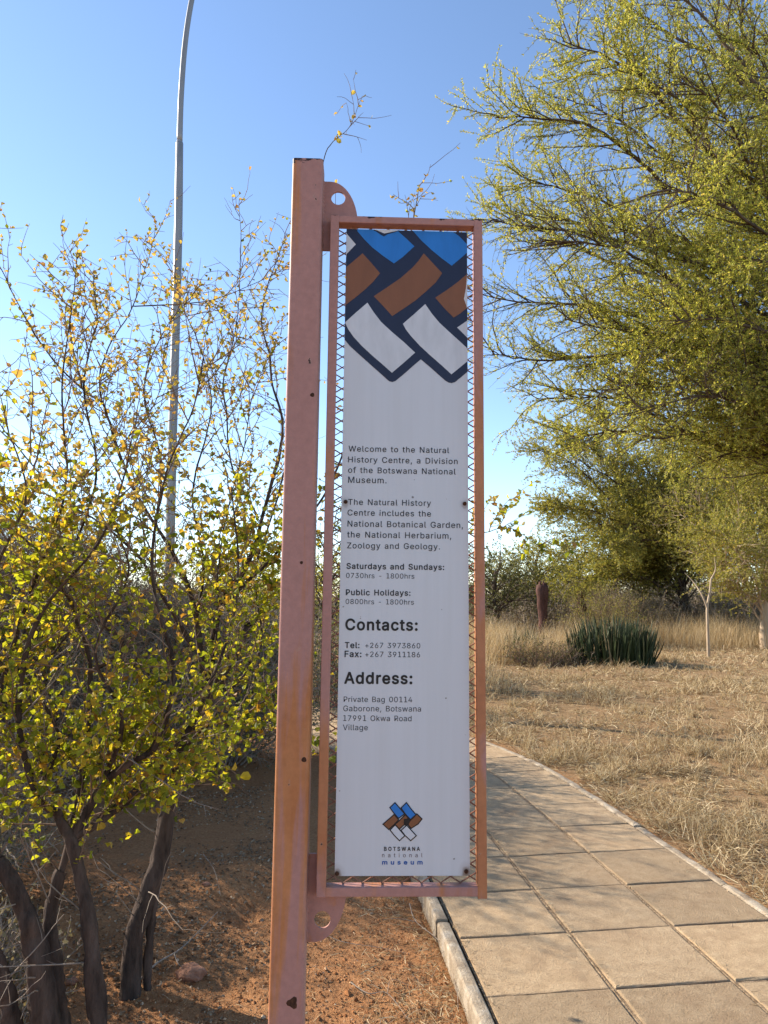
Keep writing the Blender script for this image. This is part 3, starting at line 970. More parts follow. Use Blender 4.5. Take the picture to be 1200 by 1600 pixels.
"S":[313,[[157,-6,131,-5,109,-1,89,6,71,16,57,28,45,42,35,59,30,76,27,96,73,96,75,82,80,71,86,61,95,53,105,46,117,41,129,37,143,35,157,34,173,35,187,38,200,42,212,48,222,56,231,64,237,75,241,86,242,98,241,108,238,117,232,125,225,132,217,138,207,143,196,148,184,152,171,156,129,168,101,177,78,189,60,202,47,219,39,239,36,261,38,280,44,298,52,313,65,328,79,339,96,348,116,355,137,360,159,361,182,359,203,355,221,348,238,339,252,327,264,314,273,299,278,282,281,265,236,265,232,281,224,295,212,306,196,315,178,319,157,321,143,320,129,318,117,313,106,308,97,301,90,293,85,283,82,274,81,263,82,251,86,242,92,233,100,226,109,221,119,216,129,212,139,208,149,205,185,195,196,192,207,189,218,184,230,179,241,173,251,166,261,158,269,149,276,138,282,126,285,112,286,97,284,78,279,61,271,44,259,30,244,17,226,7,205,0,182,-5]]],
"T":[314,[[22,316,22,356,292,356,292,316,180,316,180,0,135,0,135,316]]],
"V":[336,[[143,0,11,356,59,356,135,144,139,131,145,115,151,96,158,74,165,49,174,22,164,22,173,51,180,75,187,97,193,116,198,131,203,144,276,356,324,356,195,0]]],
"W":[480,[[109,0,11,356,58,356,114,137,117,125,120,114,123,102,131,65,133,53,136,40,138,28,132,28,135,41,137,53,140,65,142,78,145,90,148,102,157,137,214,356,266,356,323,137,326,125,329,114,332,102,340,65,343,53,346,40,348,28,342,28,344,41,347,53,349,65,352,78,355,90,357,102,366,137,422,356,469,356,371,0,319,0,257,226,253,242,250,257,246,274,242,292,239,312,235,332,245,332,241,312,238,293,234,276,231,259,227,243,222,226,161,0]]],
"Z":[307,[[29,0,29,33,191,270,199,280,206,291,214,301,222,312,230,323,239,333,244,318,229,317,214,317,200,317,185,316,170,316,156,316,28,316,28,356,278,356,278,323,118,90,110,79,102,67,94,56,68,23,63,38,78,39,92,39,106,40,121,40,136,40,150,40,280,40,280,0]]],
"a":[272,[[112,-6,95,-5,80,-2,66,3,53,11,42,20,33,31,27,45,23,59,21,76,22,90,25,102,30,113,37,122,45,129,54,135,65,140,76,144,88,147,100,150,112,152,125,154,164,159,173,160,180,162,186,164,190,168,192,172,193,178,193,180,192,190,190,200,187,208,182,215,175,221,168,225,159,229,148,231,137,232,125,231,114,229,104,226,96,221,88,216,82,211,77,204,73,198,70,192,29,204,36,219,45,232,55,242,67,251,80,258,93,263,108,266,122,268,136,269,146,269,156,267,167,266,179,262,190,258,200,252,210,245,218,235,226,224,231,210,235,194,236,176,236,0,194,0,194,36,191,36,187,30,182,24,176,17,169,11,161,5,151,1,139,-3,126,-5],[119,32,135,33,148,36,160,41,170,48,178,56,184,65,189,76,192,86,193,97,193,133,190,131,187,129,182,127,175,126,169,124,162,123,140,120,123,118,113,116,103,114,94,111,85,107,78,103,72,98,68,91,65,83,64,73,65,65,67,57,71,51,77,45,83,40,91,37,100,34,109,32]]],
"b":[297,[[161,-6,145,-5,132,-2,121,3,111,9,103,15,96,22,91,29,86,35,83,41,78,41,78,0,37,0,37,356,80,356,80,223,83,223,87,229,91,235,96,242,103,249,111,255,120,261,132,266,145,268,160,269,182,267,201,262,219,252,235,239,248,224,259,205,267,183,272,159,273,132,272,105,267,81,259,59,248,40,235,24,219,11,201,2,182,-4],[154,33,170,34,184,39,196,46,206,56,214,68,221,82,226,98,229,115,230,133,229,151,226,168,221,183,214,197,206,208,196,218,183,225,170,229,154,231,138,229,125,225,113,218,102,209,94,197,87,184,83,168,80,151,79,133,80,113,83,96,88,81,94,66,103,55,113,45,125,38,139,34]]],
"c":[277,[[145,-6,122,-4,101,2,82,11,65,25,51,41,39,60,31,82,26,105,24,131,26,158,31,182,39,204,51,223,65,239,82,252,101,262,122,267,145,269,158,269,170,267,182,264,193,260,204,255,214,249,223,242,231,234,238,225,244,215,249,205,253,194,212,183,210,190,207,197,203,202,199,208,194,213,189,217,183,222,176,225,169,227,162,229,154,230,145,231,128,229,114,225,102,217,91,207,82,195,76,181,71,165,68,149,67,131,68,114,71,97,76,82,83,68,91,56,102,46,114,38,129,34,145,33,154,33,162,34,170,36,177,39,184,42,190,46,195,51,200,56,204,62,208,68,211,75,213,82,254,72,250,60,245,49,239,39,231,30,223,22,214,15,204,9,194,4,182,0,170,-3,158,-5]]],
"d":[297,[[137,-6,115,-4,96,2,78,11,62,24,49,40,38,59,30,81,25,106,24,132,26,159,30,183,38,205,49,224,63,240,78,252,96,262,116,267,137,269,153,268,166,265,177,261,187,255,195,249,201,242,207,235,211,229,214,223,217,223,217,356,260,356,260,0,219,0,219,41,215,41,211,35,206,29,201,22,194,15,186,8,177,3,165,-2,152,-5],[143,33,159,34,172,38,184,45,195,55,203,67,210,81,214,97,217,114,218,133,217,152,214,169,210,184,203,198,195,209,184,218,172,225,158,230,143,231,127,229,113,225,101,218,91,208,82,196,76,183,71,167,68,150,67,133,68,114,71,97,76,82,83,67,91,56,102,46,114,38,128,34]]],
"e":[283,[[148,-6,123,-4,101,2,82,11,64,25,50,41,39,59,30,81,26,105,24,131,26,157,31,181,39,203,50,222,64,238,81,252,100,261,121,267,144,269,158,268,172,266,186,262,200,256,212,248,223,239,234,227,243,213,250,197,256,179,259,158,260,136,260,119,52,119,52,155,237,155,217,141,216,159,213,174,208,188,202,201,194,211,184,220,172,226,159,230,144,231,128,230,114,226,102,219,92,211,83,200,76,189,71,175,68,162,67,148,67,124,68,105,72,89,77,74,85,61,95,51,106,43,119,37,133,33,149,32,159,33,169,34,178,37,186,41,193,45,200,51,206,58,210,65,214,74,255,64,250,50,243,38,235,27,224,18,211,10,198,3,182,-2,166,-5]]],
"f":[178,[[160,266,160,229,5,229,5,266],[56,0,56,302,58,317,61,329,67,340,75,350,84,357,95,363,107,368,119,370,131,371,141,371,149,370,156,369,162,367,166,366,170,365,159,328,150,330,146,331,142,332,136,332,124,331,115,327,108,322,103,314,100,305,99,293,99,0]]],
"g":[298,[[145,-105,126,-105,109,-102,94,-98,80,-92,68,-85,58,-77,49,-68,41,-58,35,-49,71,-28,75,-34,80,-40,85,-46,92,-52,99,-57,108,-62,119,-65,131,-67,145,-68,165,-66,183,-61,198,-53,209,-40,216,-24,218,-4,218,48,214,48,211,42,206,36,201,29,194,22,186,16,177,11,165,7,152,4,136,3,115,5,96,10,79,19,63,31,49,45,39,63,30,84,25,108,24,134,26,161,30,184,38,205,50,224,63,240,79,252,97,262,116,267,137,269,153,268,166,265,177,261,187,255,195,249,202,242,207,235,212,229,215,223,219,223,219,266,261,266,261,-6,259,-28,254,-47,245,-63,233,-76,220,-87,203,-95,185,-101,165,-104],[143,41,159,43,173,46,184,53,195,61,203,72,210,85,215,100,218,116,219,135,218,153,215,170,210,185,203,198,195,209,185,219,172,226,159,230,143,231,127,229,114,225,102,218,91,208,83,197,76,184,71,168,68,152,67,135,68,117,71,100,76,86,83,73,92,62,102,53,114,46,128,43]]],
"h":[287,[[80,159,80,0,37,0,37,356,80,356,80,201,72,201,81,224,93,241,106,253,123,262,140,267,159,269,177,268,192,264,207,258,219,249,230,238,239,225,245,208,249,189,250,168,250,0,207,0,207,165,205,184,200,200,191,213,179,223,164,228,147,230,134,229,123,227,113,222,103,216,95,208,88,198,83,186,81,173]]],
"i":[117,[[37,0,37,266,80,266,80,0],[59,310,51,311,44,314,38,318,33,324,30,331,29,338,30,346,33,353,38,358,44,363,51,366,59,367,67,366,74,363,80,358,85,352,87,346,88,338,87,331,85,324,80,318,73,314,66,311]]],
"k":[266,[[77,96,77,148,84,148,199,266,252,266,129,140,124,140],[37,0,37,356,80,356,80,0],[206,0,103,130,134,160,260,0]]],
"l":[132,[[98,-2,78,0,63,5,52,14,43,26,38,41,37,59,37,356,80,356,80,69,80,58,82,50,84,44,88,40,94,37,102,36,112,37,119,38,126,2,113,-1,108,-1,103,-2]]],
"m":[427,[[37,0,37,266,78,266,79,207,75,207,80,220,86,232,93,242,101,251,110,258,120,263,131,267,142,270,153,270,172,268,188,262,201,252,212,239,220,224,225,206,219,206,223,219,229,230,236,240,245,249,255,257,266,262,279,267,292,269,306,270,321,269,335,266,348,260,360,252,370,242,378,230,385,215,389,198,390,179,390,0,347,0,347,178,345,195,340,209,331,219,319,226,307,230,293,231,281,230,271,228,262,224,254,218,247,211,242,203,238,194,235,184,235,173,235,0,192,0,192,182,190,196,185,208,177,218,166,225,154,230,140,231,129,230,120,228,110,224,102,218,94,211,88,202,83,192,81,180,80,167,80,0]]],
"n":[287,[[80,159,80,0,37,0,37,266,78,266,78,201,72,201,81,224,93,241,106,253,123,262,140,267,159,269,177,268,192,264,206,258,219,249,230,238,238,225,245,208,249,189,250,168,250,0,207,0,207,165,205,184,200,200,191,213,179,223,164,228,147,230,134,229,123,227,113,222,103,216,95,208,88,198,83,186,81,173]]],
"o":[291,[[145,-6,122,-4,101,2,82,11,65,25,51,41,39,60,31,82,26,105,24,131,26,158,31,182,39,204,51,223,65,239,82,252,101,262,122,267,145,269,169,267,190,261,209,252,226,239,240,223,252,204,260,181,265,157,267,131,265,105,260,81,252,60,240,40,226,24,209,11,189,2,168,-4],[145,33,162,34,177,39,189,46,200,56,208,68,215,82,220,98,223,114,223,131,222,149,220,165,215,181,208,195,200,207,189,217,176,225,162,229,145,231,128,229,114,225,102,217,91,207,82,195,76,181,71,165,68,149,67,131,68,114,71,97,76,82,83,68,91,56,102,46,114,38,129,34]]],
"r":[181,[[37,0,37,266,78,266,78,225,81,225,87,237,96,248,107,257,120,264,134,268,149,269,160,269,170,269,170,226,161,227,156,228,150,228,145,228,133,227,122,225,111,220,102,214,94,207,88,198,83,188,81,178,80,166,80,0]]],
"s":[255,[[127,-6,109,-5,93,-2,79,2,65,9,53,17,43,27,35,38,29,51,25,66,66,75,71,61,78,50,87,42,99,36,112,33,127,32,144,33,159,37,171,44,180,52,186,62,188,72,186,81,183,88,178,95,170,101,160,105,148,109,104,119,82,126,64,135,51,146,40,159,35,174,33,192,34,207,38,220,46,232,55,243,67,252,81,259,96,265,113,268,131,269,149,268,164,265,178,261,190,254,200,247,209,237,217,227,222,215,227,203,188,194,183,204,178,213,170,221,159,228,147,231,131,233,116,232,103,228,92,222,83,214,78,204,76,194,77,185,81,177,87,170,95,165,107,160,120,156,161,147,183,140,201,131,214,120,224,107,230,92,232,75,230,59,226,46,219,33,209,22,196,12,182,5,165,-1,147,-5]]],
"t":[159,[[143,266,143,229,5,229,5,266],[45,330,88,330,88,68,89,58,91,49,95,43,101,38,109,36,119,35,130,36,141,38,149,1,145,0,140,-1,134,-2,129,-2,123,-3,118,-3,96,-1,79,5,64,15,54,29,47,45,45,65]]],
"u":[287,[[128,-4,110,-2,95,1,80,8,68,16,57,28,48,41,42,58,38,76,37,97,37,266,80,266,80,101,81,81,87,65,96,52,108,43,123,37,140,35,153,36,164,39,174,43,184,50,192,58,198,68,203,80,206,92,207,107,207,266,250,266,250,0,209,0,209,64,215,64,205,42,194,24,180,12,164,3,146,-2]]],
"v":[272,[[114,0,12,266,59,266,116,109,121,92,126,77,131,61,135,45,139,30,144,15,129,15,133,30,138,45,142,61,146,77,151,93,157,109,213,266,260,266,158,0]]],
"w":[397,[[96,0,16,266,61,266,93,150,98,133,103,115,108,96,113,74,118,52,123,29,115,29,120,52,125,74,130,94,135,114,140,132,144,150,176,266,222,266,253,150,258,132,262,114,267,95,272,74,277,52,282,29,274,29,279,53,284,74,289,95,294,114,299,133,304,150,336,266,381,266,301,0,258,0,223,120,213,157,210,170,207,183,203,196,194,236,203,236,194,196,184,157,180,144,177,132,174,120,139,0]]],
"x":[265,[[15,0,120,153,120,120,20,266,70,266,103,214,111,201,119,189,125,177,132,166,138,155,145,144,123,144,130,155,136,166,142,177,148,189,155,201,163,214,197,266,246,266,146,118,146,150,250,0,201,0,162,60,153,72,146,84,140,95,134,106,127,117,121,127,143,127,137,117,131,106,125,95,119,84,112,72,104,60,64,0]]],
"y":[272,[[33,-97,43,-60,50,-61,58,-63,66,-63,73,-62,79,-60,86,-57,91,-52,97,-45,101,-36,105,-25,114,-1,12,266,59,266,116,109,121,92,126,76,131,61,135,45,139,30,144,15,129,15,133,30,137,45,142,61,146,77,151,93,157,109,214,266,260,266,143,-41,137,-54,131,-65,124,-75,116,-83,107,-90,98,-95,87,-99,76,-101,64,-102,57,-101,51,-101,45,-100,40,-99,36,-98]]]}


def text_mesh(txt, bold, spacing=1.0):
    """flat letters of one line, as vertices and triangles"""
    V, F, x, n_ = [], [], 0.0, 0
    fat = [(0, 0)] + ([(bold * 560 * math.cos(a), bold * 560 * math.sin(a)) for a in np.arange(8) * math.pi / 4] if bold else [])
    for ch in txt:
        if ch == ' ':
            x += 215 * (1 + (spacing - 1)); continue
        adv, loops = GLYPHS[ch]
        Ls = [np.array(q, float).reshape(-1, 2) for q in loops]
        ar = [np.sum(q[:, 0] * np.roll(q[:, 1], -1) - np.roll(q[:, 0], -1) * q[:, 1]) for q in Ls]
        outer = [q for q, a in zip(Ls, ar) if a < 0]
        holes = [q for q, a in zip(Ls, ar) if a >= 0]
        for k, q in enumerate(outer):
            mine = [h for h in holes if q[:, 0].min() < h[:, 0].mean() < q[:, 0].max() and q[:, 1].min() < h[:, 1].mean() < q[:, 1].max()]
            ring = [[Vector((p_[0], p_[1], 0)) for p_ in r_] for r_ in [q] + mine]
            tri = geometry.tessellate_polygon(ring)
            P2 = np.concatenate([q] + mine)
            for j, (fx, fy) in enumerate(fat):
                V.append(np.c_[P2[:, 0] + x + fx, P2[:, 1] + fy, np.full(len(P2), k * 60.0 + j * 35)])
                F += [[i_ + n_ for i_ in t_] for t_ in tri]
                n_ += len(P2)
        x += adv + 350 * (spacing - 1) + (34 if bold else 18)
    return np.concatenate(V) / 700.0, np.array(F)


def lay(g, txt, u0, u1, v, oxy, bold=0, mi=0, spacing=1.0, cap=None):
    s, ox, oy = oxy
    a = sg(ox + u0 / s, oy + v / s, PF); b = sg(ox + u1 / s, oy + v / s, PF)
    V, F = text_mesh(txt, bold, spacing)
    w = V[:, 0].max() - V[:, 0].min()
    k = (b[0] - a[0]) / w
    ky = k
    if cap:
        ky = cap / s / FPX * 1.62 / .729 if cap else k
    P3 = np.c_[a[0] + (V[:, 0] - V[:, 0].min()) * k, PF - .0006 - V[:, 2] * .0006, a[1] + V[:, 1] * ky]
    e1, e2 = P3[F[:, 1]] - P3[F[:, 0]], P3[F[:, 2]] - P3[F[:, 0]]
    fl = np.cross(e1, e2)[:, 1] > 0
    F = np.where(fl[:, None], F[:, ::-1], F)
    g.add(P3, F, mi)


A3 = (3.0, 400, 650); B3 = (2.91, 400, 1050)
g = Geo()
for t, u0, u1, v in [("Welcome to the Natural", 434, 905, 166), ("History Centre, a Division", 432, 945, 217), ("of the Botswana National", 432, 936, 266), ("Museum.", 432, 612, 313),
                     ("The Natural History", 432, 820, 416), ("Centre includes the", 429, 820, 466), ("National Botanical Garden,", 429, 970, 518), ("the National Herbarium,", 427, 915, 569), ("Zoology and Geology.", 427, 862, 620)]:
    lay(g, t, u0, u1, v, A3, .005)
g.build('welcome_text', M['ink'], panel)
g = Geo()
for t, u0, u1, v, bd in [("Saturdays and Sundays:", 424, 882, 716, .022), ("0730hrs - 1800hrs", 422, 742, 759, 0), ("Public Holidays:", 421, 724, 839, .022), ("0800hrs - 1800hrs", 420, 740, 881, 0)]:
    if bd: g = Geo()
    lay(g, t, u0, u1, v, A3, bd)
    if not bd: g.build('hours_text', M['ink'], panel)
g = Geo()
lay(g, "Contacts:", 418, 758, 1002, A3, .03); g.build('heading_text', M['black'], panel); g = Geo(); lay(g, "Address:", 413, 733, 1253, A3, .03)
g.build('heading_text', M['black'], panel)
g = Geo()
for t, u0, u1, v, bd, S in [("Tel:", 416, 485, 1087, .022, A3), ("+267 3973860", 512, 770, 1087, 0, A3), ("Fax:", 415, 494, 1129, .022, A3), ("+267 3911186", 512, 769, 1129, 0, A3),
                            ("Private Bag 00114", 411, 732, 1340, 0, A3), ("Gaborone, Botswana", 397, 750, 178, 0, B3), ("17991 Okwa Road", 397, 707, 222, 0, B3), ("Village", 395, 508, 264, 0, B3)]:
    if t.startswith('Private'):
        g.build('phone_text', M['ink'], panel); g = Geo()
    lay(g, t, u0, u1, v, S, bd)
g.build('address_text', M['ink'], panel)
g = Geo()
lay(g, "BOTSWANA", 240, 577, 595, S6, .025, 0, 1.3, 46); lay(g, "national", 222, 600, 656, S6, 0, 1, 1.75, 50); lay(g, "museum", 222, 602, 723, S6, .03, 2, 1.5, 50)
g.build('emblem_text', [M['black'], M['grey_ink'], M['blue_ink']], panel)

for bx, bz in bolts:
    bm = bmesh.new()
    bmesh.ops.create_uvsphere(bm, u_segments=14, v_segments=8, radius=.0048)
    for v in bm.verts: v.co = Vector((bx + v.co.x, PF - .0002 + v.co.y * .6, bz + v.co.z))
    g = Geo(); add_bm(g, bm); g.build('bolt', M['bolt'], panel, True)
# holes and bare screws in the post's face
g = Geo()
for (u, v, r) in ((488, 617, .0042), (475, 1187, .0045), (471, 879, .003), (457, 1567, .009)):
    x, z = sg(u, v, PB)
    k = np.linspace(0, 2 * math.pi, 15)[:-1]
    rr = r * (1 + .25 * np.sin(k * 3 + u) * (1 if r > .005 else .3))
    V = np.concatenate([np.c_[x + rr * np.cos(k), np.full(14, PB - .0008), z + rr * np.sin(k)], np.c_[x + rr * 1.35 * np.cos(k), np.full(14, PB + .0005), z + rr * 1.35 * np.sin(k)]])
    s = np.arange(14); s2 = (s + 1) % 14
    g = Geo()
    g.add(V, np.stack([s, s2, s2 + 14, s + 14], -1)[:, ::-1]); g.F.append((s[None], 0))
    g.build('drill_plug', M['bolt'], post)

# ------------------------------------------------------------------ lamp post
m, n, l, p = mat('galvanised'); M['galv'] = m
a = noise(n, l, 5, 3, .5, stretch=(1, 1, .12))
r1 = ramp(n, [(.3, (.20, .205, .21)), (.7, (.28, .285, .29))]); l.new(a.outputs[0], r1.inputs[0])
l.new(r1.outputs[0], p.inputs['Base Color']); p.inputs['Metallic'].default_value = .35; p.inputs['Roughness'].default_value = .5
LY = 11.8
lp = at(262, 1060, LY)
lamp = empty('street_lamp', (lp[0], LY, 0), 'tall grey galvanised lamp post curving over at the top, behind the yellow leaved shrub', 'street lamp')
O = np.array([lp[0], LY, 0])
low = spline([np.array([lp[0], LY, -.2]), at(268.5, 720, LY), at(278, 390, LY), at(280.5, 224, LY)], 12) - O
g = Geo(); tubes(g, low[None], np.linspace(.083, .066, 12)[None], 16, 0, True)
hw = low[-1]
tubes(g, np.array([[hw, hw + [0, 0, .05]]]), np.array([[.066, .05]]), 16, 0)
g.build('pole', M['galv'], lamp, True)
up = spline([at(280.7, 223, LY), at(283, 150, LY), at(289, 70, LY), at(299.5, 0, LY), at(318, -80, LY), at(352, -150, LY), at(405, -200, LY), at(480, -225, LY)], 40) - O
g = Geo(); tubes(g, up[None], np.linspace(.052, .042, 40)[None], 14, 0, True)
arm = g.build('arm', M['galv'], lamp, True)
e = up[-1]
g = Geo()
prof = [(-.1, .045), (.0, .07), (.12, .12), (.4, .15), (.6, .13), (.7, .06)]
tubes(g, np.array([[e + [a, 0, .01 + .02 * a] for a, _ in prof]]), np.array([[b for _, b in prof]]), 14, 0, True)
g.build('lamp_head', M['galv'], lamp, True)
g = Geo(); box(g, -.11, .11, -.11, .11, -.12, .02, 0, .01); g.build('base_plate', M['galv'], lamp)

# ------------------------------------------------------------------ plant materials
M['shrub_bark'] = bark_mat('shrub_bark', (.022, .016, .013), (.115, .08, .062), 22, 1.0)
M['twig'] = bark_mat('twig_bark', (.12, .075, .052), (.25, .17, .12), 40, .2)
M['dry_twig'] = bark_mat('dry_twig', (.15, .115, .09), (.33, .27, .215), 30, .2)
M['acacia_bark'] = bark_mat('acacia_bark', (.05, .036, .028), (.145, .105, .075), 10)
M['pale_bark'] = bark_mat('pale_bark', (.28, .20, .13), (.50, .39, .27), 7)
M['red_bark'] = bark_mat('red_bark', (.045, .022, .017), (.12, .058, .044), 14, 1.0)
M['shrub_leaf'] = leaf_mat('shrub_leaf', [(0, (.11, .14, .022)), (.35, (.25, .285, .032)), (.7, (.40, .39, .042)), (.93, (.47, .35, .045)), (1, (.32, .16, .05))], .57, (1.4, 1.3, .45))
M['pale_leaf'] = leaf_mat('pale_leaf', [(0, (.22, .20, .06)), (.4, (.40, .32, .09)), (.8, (.52, .38, .12)), (1, (.36, .20, .08))], .5, (1.3, 1.15, .55))
M['olive_leaf'] = leaf_mat('olive_leaf', [(0, (.16, .175, .045)), (.5, (.30, .29, .07)), (.85, (.40, .36, .10)), (1, (.43, .31, .11))], .5, (1.2, 1.12, .6))
M['acacia_leaf'] = leaf_mat('acacia_leaf', [(0, (.22, .245, .05)), (.5, (.40, .40, .09)), (.85, (.52, .48, .13)), (1, (.54, .40, .14))], .58, (1.25, 1.2, .65))
M['dark_leaf'] = leaf_mat('dark_leaf', [(0, (.06, .068, .03)), (.6, (.13, .135, .055)), (1, (.21, .195, .085))], .35)
M['grey_leaf'] = leaf_mat('grey_leaf', [(0, (.12, .10, .058)), (.6, (.21, .18, .10)), (1, (.30, .25, .14))], .3, (1.1, 1, .7))
M['straw'] = leaf_mat('straw', [(0, (.16, .09, .042)), (.25, (.29, .185, .088)), (.5, (.43, .315, .17)), (.8, (.56, .44, .255)), (1, (.70, .59, .39))], .25, (1.05, 1, .8))
M['tall_straw'] = leaf_mat('tall_straw', [(0, (.30, .20, .10)), (.5, (.48, .36, .20)), (1, (.60, .48, .30))], .35, (1.1, 1, .75))
M['litter'] = leaf_mat('litter', [(0, (.12, .07, .04)), (.5, (.25, .165, .10)), (.9, (.36, .26, .16)), (1, (.44, .36, .26))], 0, rough=.9, spec=.04)
M['succulent'] = leaf_mat('succulent', [(0, (.018, .028, .012)), (.6, (.036, .052, .018)), (.92, (.07, .085, .03)), (1, (.20, .15, .08))], 0, rough=.5)


# ------------------------------------------------------------------ shrubs in front, left
def shrub(name, base, label, stems, twig_gap=.055, leaf_gap=.017, low=.62, dens=1.0, leaf=(.015, .042)):
    root = empty(name, base, label, 'shrub')
    wood, tw, fol = Geo(), Geo(), Geo()
    S = []
    TW = np.array([a[3] for a in stems])
    for pts, r0, r1, _ in stems:
        n_ = 70
        q = spline([np.array(a) for a in pts], n_)
        L = np.linalg.norm(np.diff(q, axis=0), axis=1).sum()
        k = np.linspace(0, 1, n_)
        q[1:-1] += np.stack([fbm(k * L * 5, k * 0 + rng.uniform(0, 50), 3, s) for s in (1, 2, 3)], -1)[1:-1] * .012
        rad = .68 * (r0 * (1 - k) + r1 * k) * (1 + .45 * np.exp(-k * L / .12) * (r0 > .04)) * (1 + .2 * fbm(k * L * 9, k * 0 + rng.uniform(0, 50), 2, 5))
        rad = rad * np.interp(q[:, 2], [1.0, 1.9], [1, .62])
        tubes(wood, q[None], rad[None], 16 if r0 > .03 else 9 if r0 > .012 else 6, rough=.3 if r0 > .012 else 0)
        S.append(q)
    S = np.array(S)
    i, t, p, T = sprout(S, twig_gap, .02, 1.0)
    ok = (p[:, 2] > low + rng.uniform(-.12, .12, len(p))) & (rng.uniform(0, 1, len(p)) < TW[i]); i, t, p, T = i[ok], t[ok], p[ok], T[ok]
    ln = rng.uniform(.15, .55, len(p)) * np.interp(p[:, 2], [1.9, 2.4, 2.9], [1, .8, .5]) * TW[i] ** .5
    A = grow(p, splay(T, rng.uniform(.5, 1.2, len(p))) + [0, 0, .25], ln, 7, .13, (0, 0, .03))
    tubes(tw, A, np.linspace(.0032, .0010, 8)[None] * (.6 + ln[:, None]), 4)
    i, t, p, T = sprout(S, .17, .05, .8)
    ok = (p[:, 2] < 1.7) & (p[:, 2] > .12); p, T = p[ok], T[ok]
    Dd = grow(p, splay(T, rng.uniform(.3, 1.3, len(p))), rng.uniform(.15, .6, len(p)), 6, .11, (0, 0, .01))
    dg_ = Geo(); tubes(dg_, Dd, np.linspace(.0034, .0010, 7)[None].repeat(len(Dd), 0), 4)
    i, t, p, T = sprout(Dd, .09, .2, 1.0)
    D2 = grow(p, splay(T, rng.uniform(.4, 1.2, len(p))), rng.uniform(.04, .2, len(p)), 4, .15)
    tubes(dg_, D2, np.linspace(.0016, .0007, 5)[None].repeat(len(D2), 0), 3)
    i, t, p, T = sprout(A, .05, .12, 1.0)
    ln = rng.uniform(.03, .2, len(p))
    B = grow(p, splay(T, rng.uniform(.6, 1.3, len(p))), ln, 4, .14, (0, 0, .02))
    tubes(tw, B, np.linspace(.0017, .0008, 5)[None].repeat(len(B), 0), 3)
    for src in (A, B, S):
        i, t, p, T = sprout(src, leaf_gap * (1 if src is not S else .8), .12 if src is not S else .72, 1.0)
        z = p[:, 2]
        pr = np.interp(z, [.3, .7, 1.0, 1.9, 2.3, 3.2], [.14, .52, .68, .58, .27, .21]) * dens
        cl = .35 + 1.3 * np.clip(fbm(p[:, 0] * 3 + p[:, 1], z * 3 + p[:, 1], 3, 31) + .5, 0, 1)
        if src is S: pr = pr * np.interp(z, [2.2, 2.6], [1, 2.6])
        ok = rng.uniform(0, 1, len(p)) < pr * cl
        p, T = p[ok], T[ok]
        ax = splay(T, rng.uniform(.6, 1.3, len(p))) + [0, 0, -.15]
        sz = rng.triangular(leaf[0], (leaf[0] + leaf[1]) / 2, leaf[1], len(p)) * np.interp(p[:, 2], [1.9, 2.4], [1, .8])
        for q in range(3):
            a_, b_, c_ = p[q::3], ax[q::3], sz[q::3]
            hi = rng.uniform(0, 1, len(a_)) < np.interp(a_[:, 2], [1.7, 2.3], [.06, .9])
            for m_, w_ in ((0, ~hi), (1, hi)):
                leaves(fol, a_[w_], b_[w_], c_[w_], (.40, .33, .27)[q], m_, 'fold', (.22, .4, .75)[q])
    wood.build('trunk', M['shrub_bark'], root, True, base, (0, 0, 0))
    tw.build('twigs', M['twig'], root, True, base, (0, 0, 0))
    dg_.build('dead_twigs', M['dry_twig'], root, True, base, (0, 0, 0))
    fo = fol.build('foliage', [M['shrub_leaf'], M['pale_leaf']], root, False, base, (0, 0, 0))
    print(name, len(fo.data.polygons) // 3, 'leaves')
    return root


def st(Y, r0, r1, *uv, tw=1.0):
    """stem traced at distance Y (a number, or one per point)"""
    Ys = Y if isinstance(Y, (list, tuple)) else [Y] * len(uv)
    Ys = np.interp(np.linspace(0, 1, len(uv)), np.linspace(0, 1, len(Ys)), Ys)
    return ([at(u, v, y) for (u, v), y in zip(uv, Ys)], r0, r1, tw)


A = [
    st((2.72, 2.75), .044, .026, (156, 1660), (153, 1579), (142, 1464), (126, 1376), (111, 1315), (92, 1272)),
    st((2.7, 2.62), .06, .04, (75, 1660), (69, 1560), (50, 1464), (30, 1407), (-5, 1340)),
    st((2.73, 2.8), .045, .03, (96, 1660), (88, 1522), (77, 1445), (96, 1361)),
    st((2.68, 2.6), .05, .03, (20, 1660), (8, 1540), (-30, 1420)),
    st((2.75, 3.0), .026, .007, (111, 1310), (165, 1276), (215, 1234), (264, 1177), (307, 1119), (350, 1010), (372, 900), (362, 760)),
    st((2.75, 2.7), .024, .006, (111, 1310), (161, 1230), (207, 1192), (245, 1157), (270, 1050), (240, 900), (255, 760), (300, 640), (318, 560)),
    st((2.75, 2.45), .022, .006, (92, 1272), (57, 1242), (30, 1100), (65, 960), (150, 860), (190, 760), (205, 690)),
    st((2.62, 2.9), .024, .005, (-5, 1340), (-18, 1200), (10, 1050), (60, 900), (100, 760), (95, 640), (110, 470)),
    st((2.8, 3.1), .020, .005, (96, 1361), (130, 1200), (140, 1050), (110, 900), (150, 740), (130, 600), (150, 500), (148, 430)),
    st((2.8, 2.6), .016, .005, (140, 1050), (192, 1006), (115, 941), (65, 865), (0, 815), (-60, 770)),
    st((2.7, 2.4), .016, .005, (10, 1050), (-30, 960), (10, 860), (40, 780), (20, 690)),
    st((2.75, 2.5), .014, .004, (161, 1230), (190, 1120), (150, 1020), (200, 900), (170, 800)),
    st((2.75, 2.95), .015, .004, (57, 1242), (90, 1150), (60, 1060), (120, 960), (90, 860)),
]
